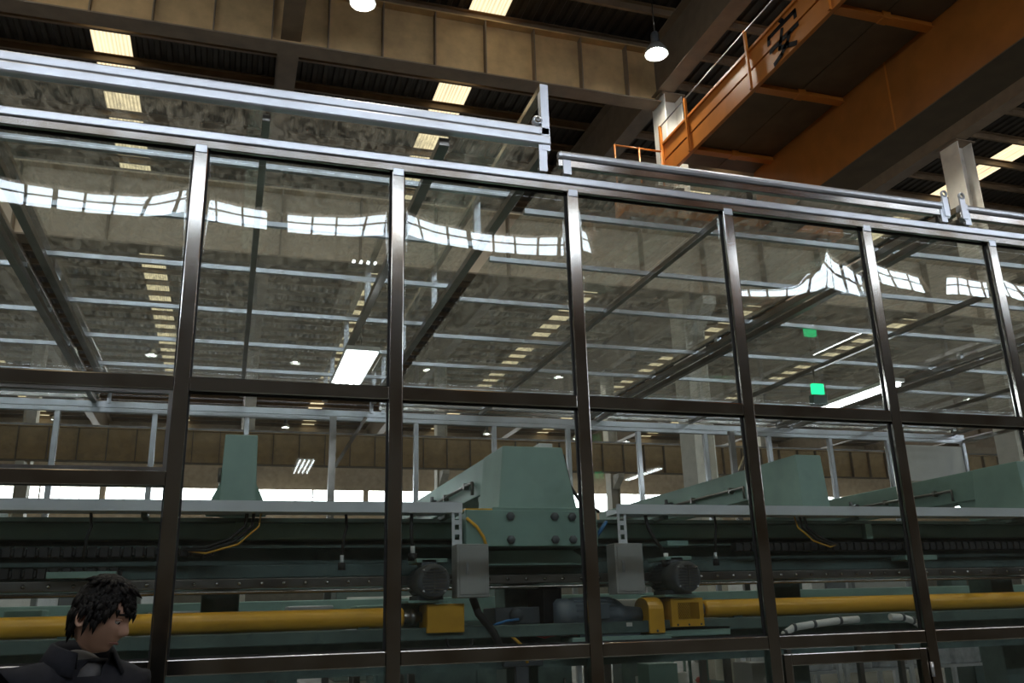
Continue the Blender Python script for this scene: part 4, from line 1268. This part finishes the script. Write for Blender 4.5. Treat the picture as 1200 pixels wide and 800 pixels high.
bmesh.ops.remove_doubles(hm, verts=hm.verts, dist=1e-5)
def lock(p0, d, l, r):
    s = d.cross(Vector((.3, .5, 1))).normalized(); u = s.cross(d)
    ring = [hm.verts.new(p0 + s * math.cos(a) * r + u * math.sin(a) * r * .5) for a in (0, 1.57, 3.14, 4.71)]
    midr = [hm.verts.new(p0 + d * l * .5 + s * math.cos(a) * r * .7 + u * math.sin(a) * r * .4) for a in (0, 1.57, 3.14, 4.71)]
    tip = hm.verts.new(p0 + d * l + Vector((0, 0, -.004)))
    for a in range(4):
        hm.faces.new([ring[a], ring[(a + 1) % 4], midr[(a + 1) % 4], midr[a]]); hm.faces.new([midr[a], midr[(a + 1) % 4], tip])
for k in range(520):
    th = random.uniform(-PI, PI)
    hl = hairline(th)
    z = hl + random.uniform(.0, .055) if k < 260 else random.uniform(.03, .115)
    z = min(z, .112)
    ph = math.asin(max(-1, min(1, z / .118)))
    p = head_point(th, ph)
    q = Vector((p.x * (1.085 if p.x > 0 else 1.05), p.y * 1.10, p.z + .008 * max(0, p.z / .118)))
    out = Vector((p.x, p.y, 0)).normalized()
    d = (out * random.uniform(.0, .16) + Vector((random.uniform(-.12, .12), random.uniform(-.12, .12), -1 if z < .08 else -.5))).normalized()
    if z > .09: d = (out + Vector((0, 0, -.25))).normalized()
    R3 = HEAD_M.to_3x3()
    ll = random.uniform(.012, .022) if abs(th) < .9 and z < .075 else random.uniform(.022, .038)
    lock(HEAD_M @ q, (R3 @ d).normalized(), ll, random.uniform(.004, .007))
me = bpy.data.meshes.new('hair'); hm.to_mesh(me); hm.free()
hair = man_obj('hair', me, 'hair')
so = hair.modifiers.new('thick', 'SOLIDIFY'); so.thickness = .004

# clothes
def cloth_skin(names, links, grow, root, moved=None):
    jj = {}
    for n in names:
        p, r = J[n]
        if moved and n in moved: p = moved[n]
        r = r if isinstance(r, tuple) else (r, r)
        jj[n] = (p, (r[0] + grow, r[1] + grow))
    return skin_mesh(jj, links, root)
jn = ['pelvis', 'waist', 'chest', 'top', 'shl', 'ell', 'wrl', 'shr', 'elr', 'wrr']
jl = [('pelvis', 'waist'), ('waist', 'chest'), ('chest', 'top'), ('top', 'shl'), ('shl', 'ell'), ('ell', 'wrl'), ('top', 'shr'), ('shr', 'elr'), ('elr', 'wrr')]
def crumple(me, amp):
    for v in me.vertices:
        p = Vector(v.co)
        v.co += v.normal * (noise.noise(p * 9) * amp + noise.noise(p * 22 + Vector((3, 1, 7))) * amp * .5)
jm = cloth_skin(jn, jl, .020, 'pelvis')
crumple(jm, .007)
bm = bmesh.new(); bm.from_mesh(jm)
kill = [f for f in bm.faces if (lambda c: c.x > .02 and c.z > 1.30 and abs(c.y) < (c.z - 1.30) * .17)(f.calc_center_median())]
bmesh.ops.delete(bm, geom=kill, context='FACES')
bm.to_mesh(jm); bm.free()
jacket = man_obj('jacket', jm, 'navy')
so = jacket.modifiers.new('thick', 'SOLIDIFY'); so.thickness = .006
sm_ = cloth_skin(['waist', 'chest', 'top', 'neck'], [('waist', 'chest'), ('chest', 'top'), ('top', 'neck')], .012, 'waist', {'neck': (.0, 0, 1.525)})
man_obj('shirt', sm_, 'shirt')
# turned-down jacket collar
cb = MB()
nA = 26
for k in range(nA + 1):
    a = -2.45 + 4.9 * k / nA                      # open towards the front (x ahead is a = pi)
    ca, sa = math.cos(a + PI), math.sin(a + PI)
    droop = .035 * (abs(a) / 2.45) ** 2
    for rr, zz in ((.070, 1.515), (.076, 1.565), (.086, 1.562), (.118, 1.50)):
        cb.v.append((-.004 + ca * rr * (.95 if ca > 0 else 1.0), sa * rr * 1.05, zz - droop))
for k in range(nA):
    for r_ in range(3):
        a = k * 4 + r_
        cb.f.append([a, a + 1, a + 5, a + 4])
me = bpy.data.meshes.new('collar'); me.from_pydata(cb.v, [], cb.f)
c_ = man_obj('collar', me, 'navy')
so = c_.modifiers.new('thick', 'SOLIDIFY'); so.thickness = .005
for zz in (1.06, 1.17, 1.27):
    bt = MB().lathe([(0, -.003), (.007, -.003), (.007, .003), (0, .003)], (.142 - abs(zz - 1.2) * .1, .0, zz), 'x', 10)
    me = bpy.data.meshes.new('button'); me.from_pydata(bt.v, [], bt.f); man_obj('button', me, 'black')
# stitched badge on the chest, left side
bd = MB().box(.112, .121, .055, .105, 1.345, 1.375)
me = bpy.data.meshes.new('badge'); me.from_pydata(bd.v, [], bd.f); man_obj('badge', me, 'shirt')
tn = ['pelvis', 'hipl', 'knl', 'anl', 'hipr', 'knr', 'anr']
man_obj('trousers', cloth_skin(tn, [('pelvis', 'hipl'), ('hipl', 'knl'), ('knl', 'anl'), ('pelvis', 'hipr'), ('hipr', 'knr'), ('knr', 'anr')], .018, 'pelvis'), 'trouser')
for s in ('l', 'r'):
    ax = Vector(J['an' + s][0]); tx = Vector(J['to' + s][0])
    shm = skin_mesh({'a': (tuple(ax + Vector((-.03, 0, -.035))), .05), 'b': (tuple((ax + tx) / 2 + Vector((0, 0, -.012))), (.052, .045)), 'c': (tuple(tx + Vector((.02, 0, .0))), (.05, .036))}, [('a', 'b'), ('b', 'c')], 'a')
    man_obj('shoe', shm, 'black')
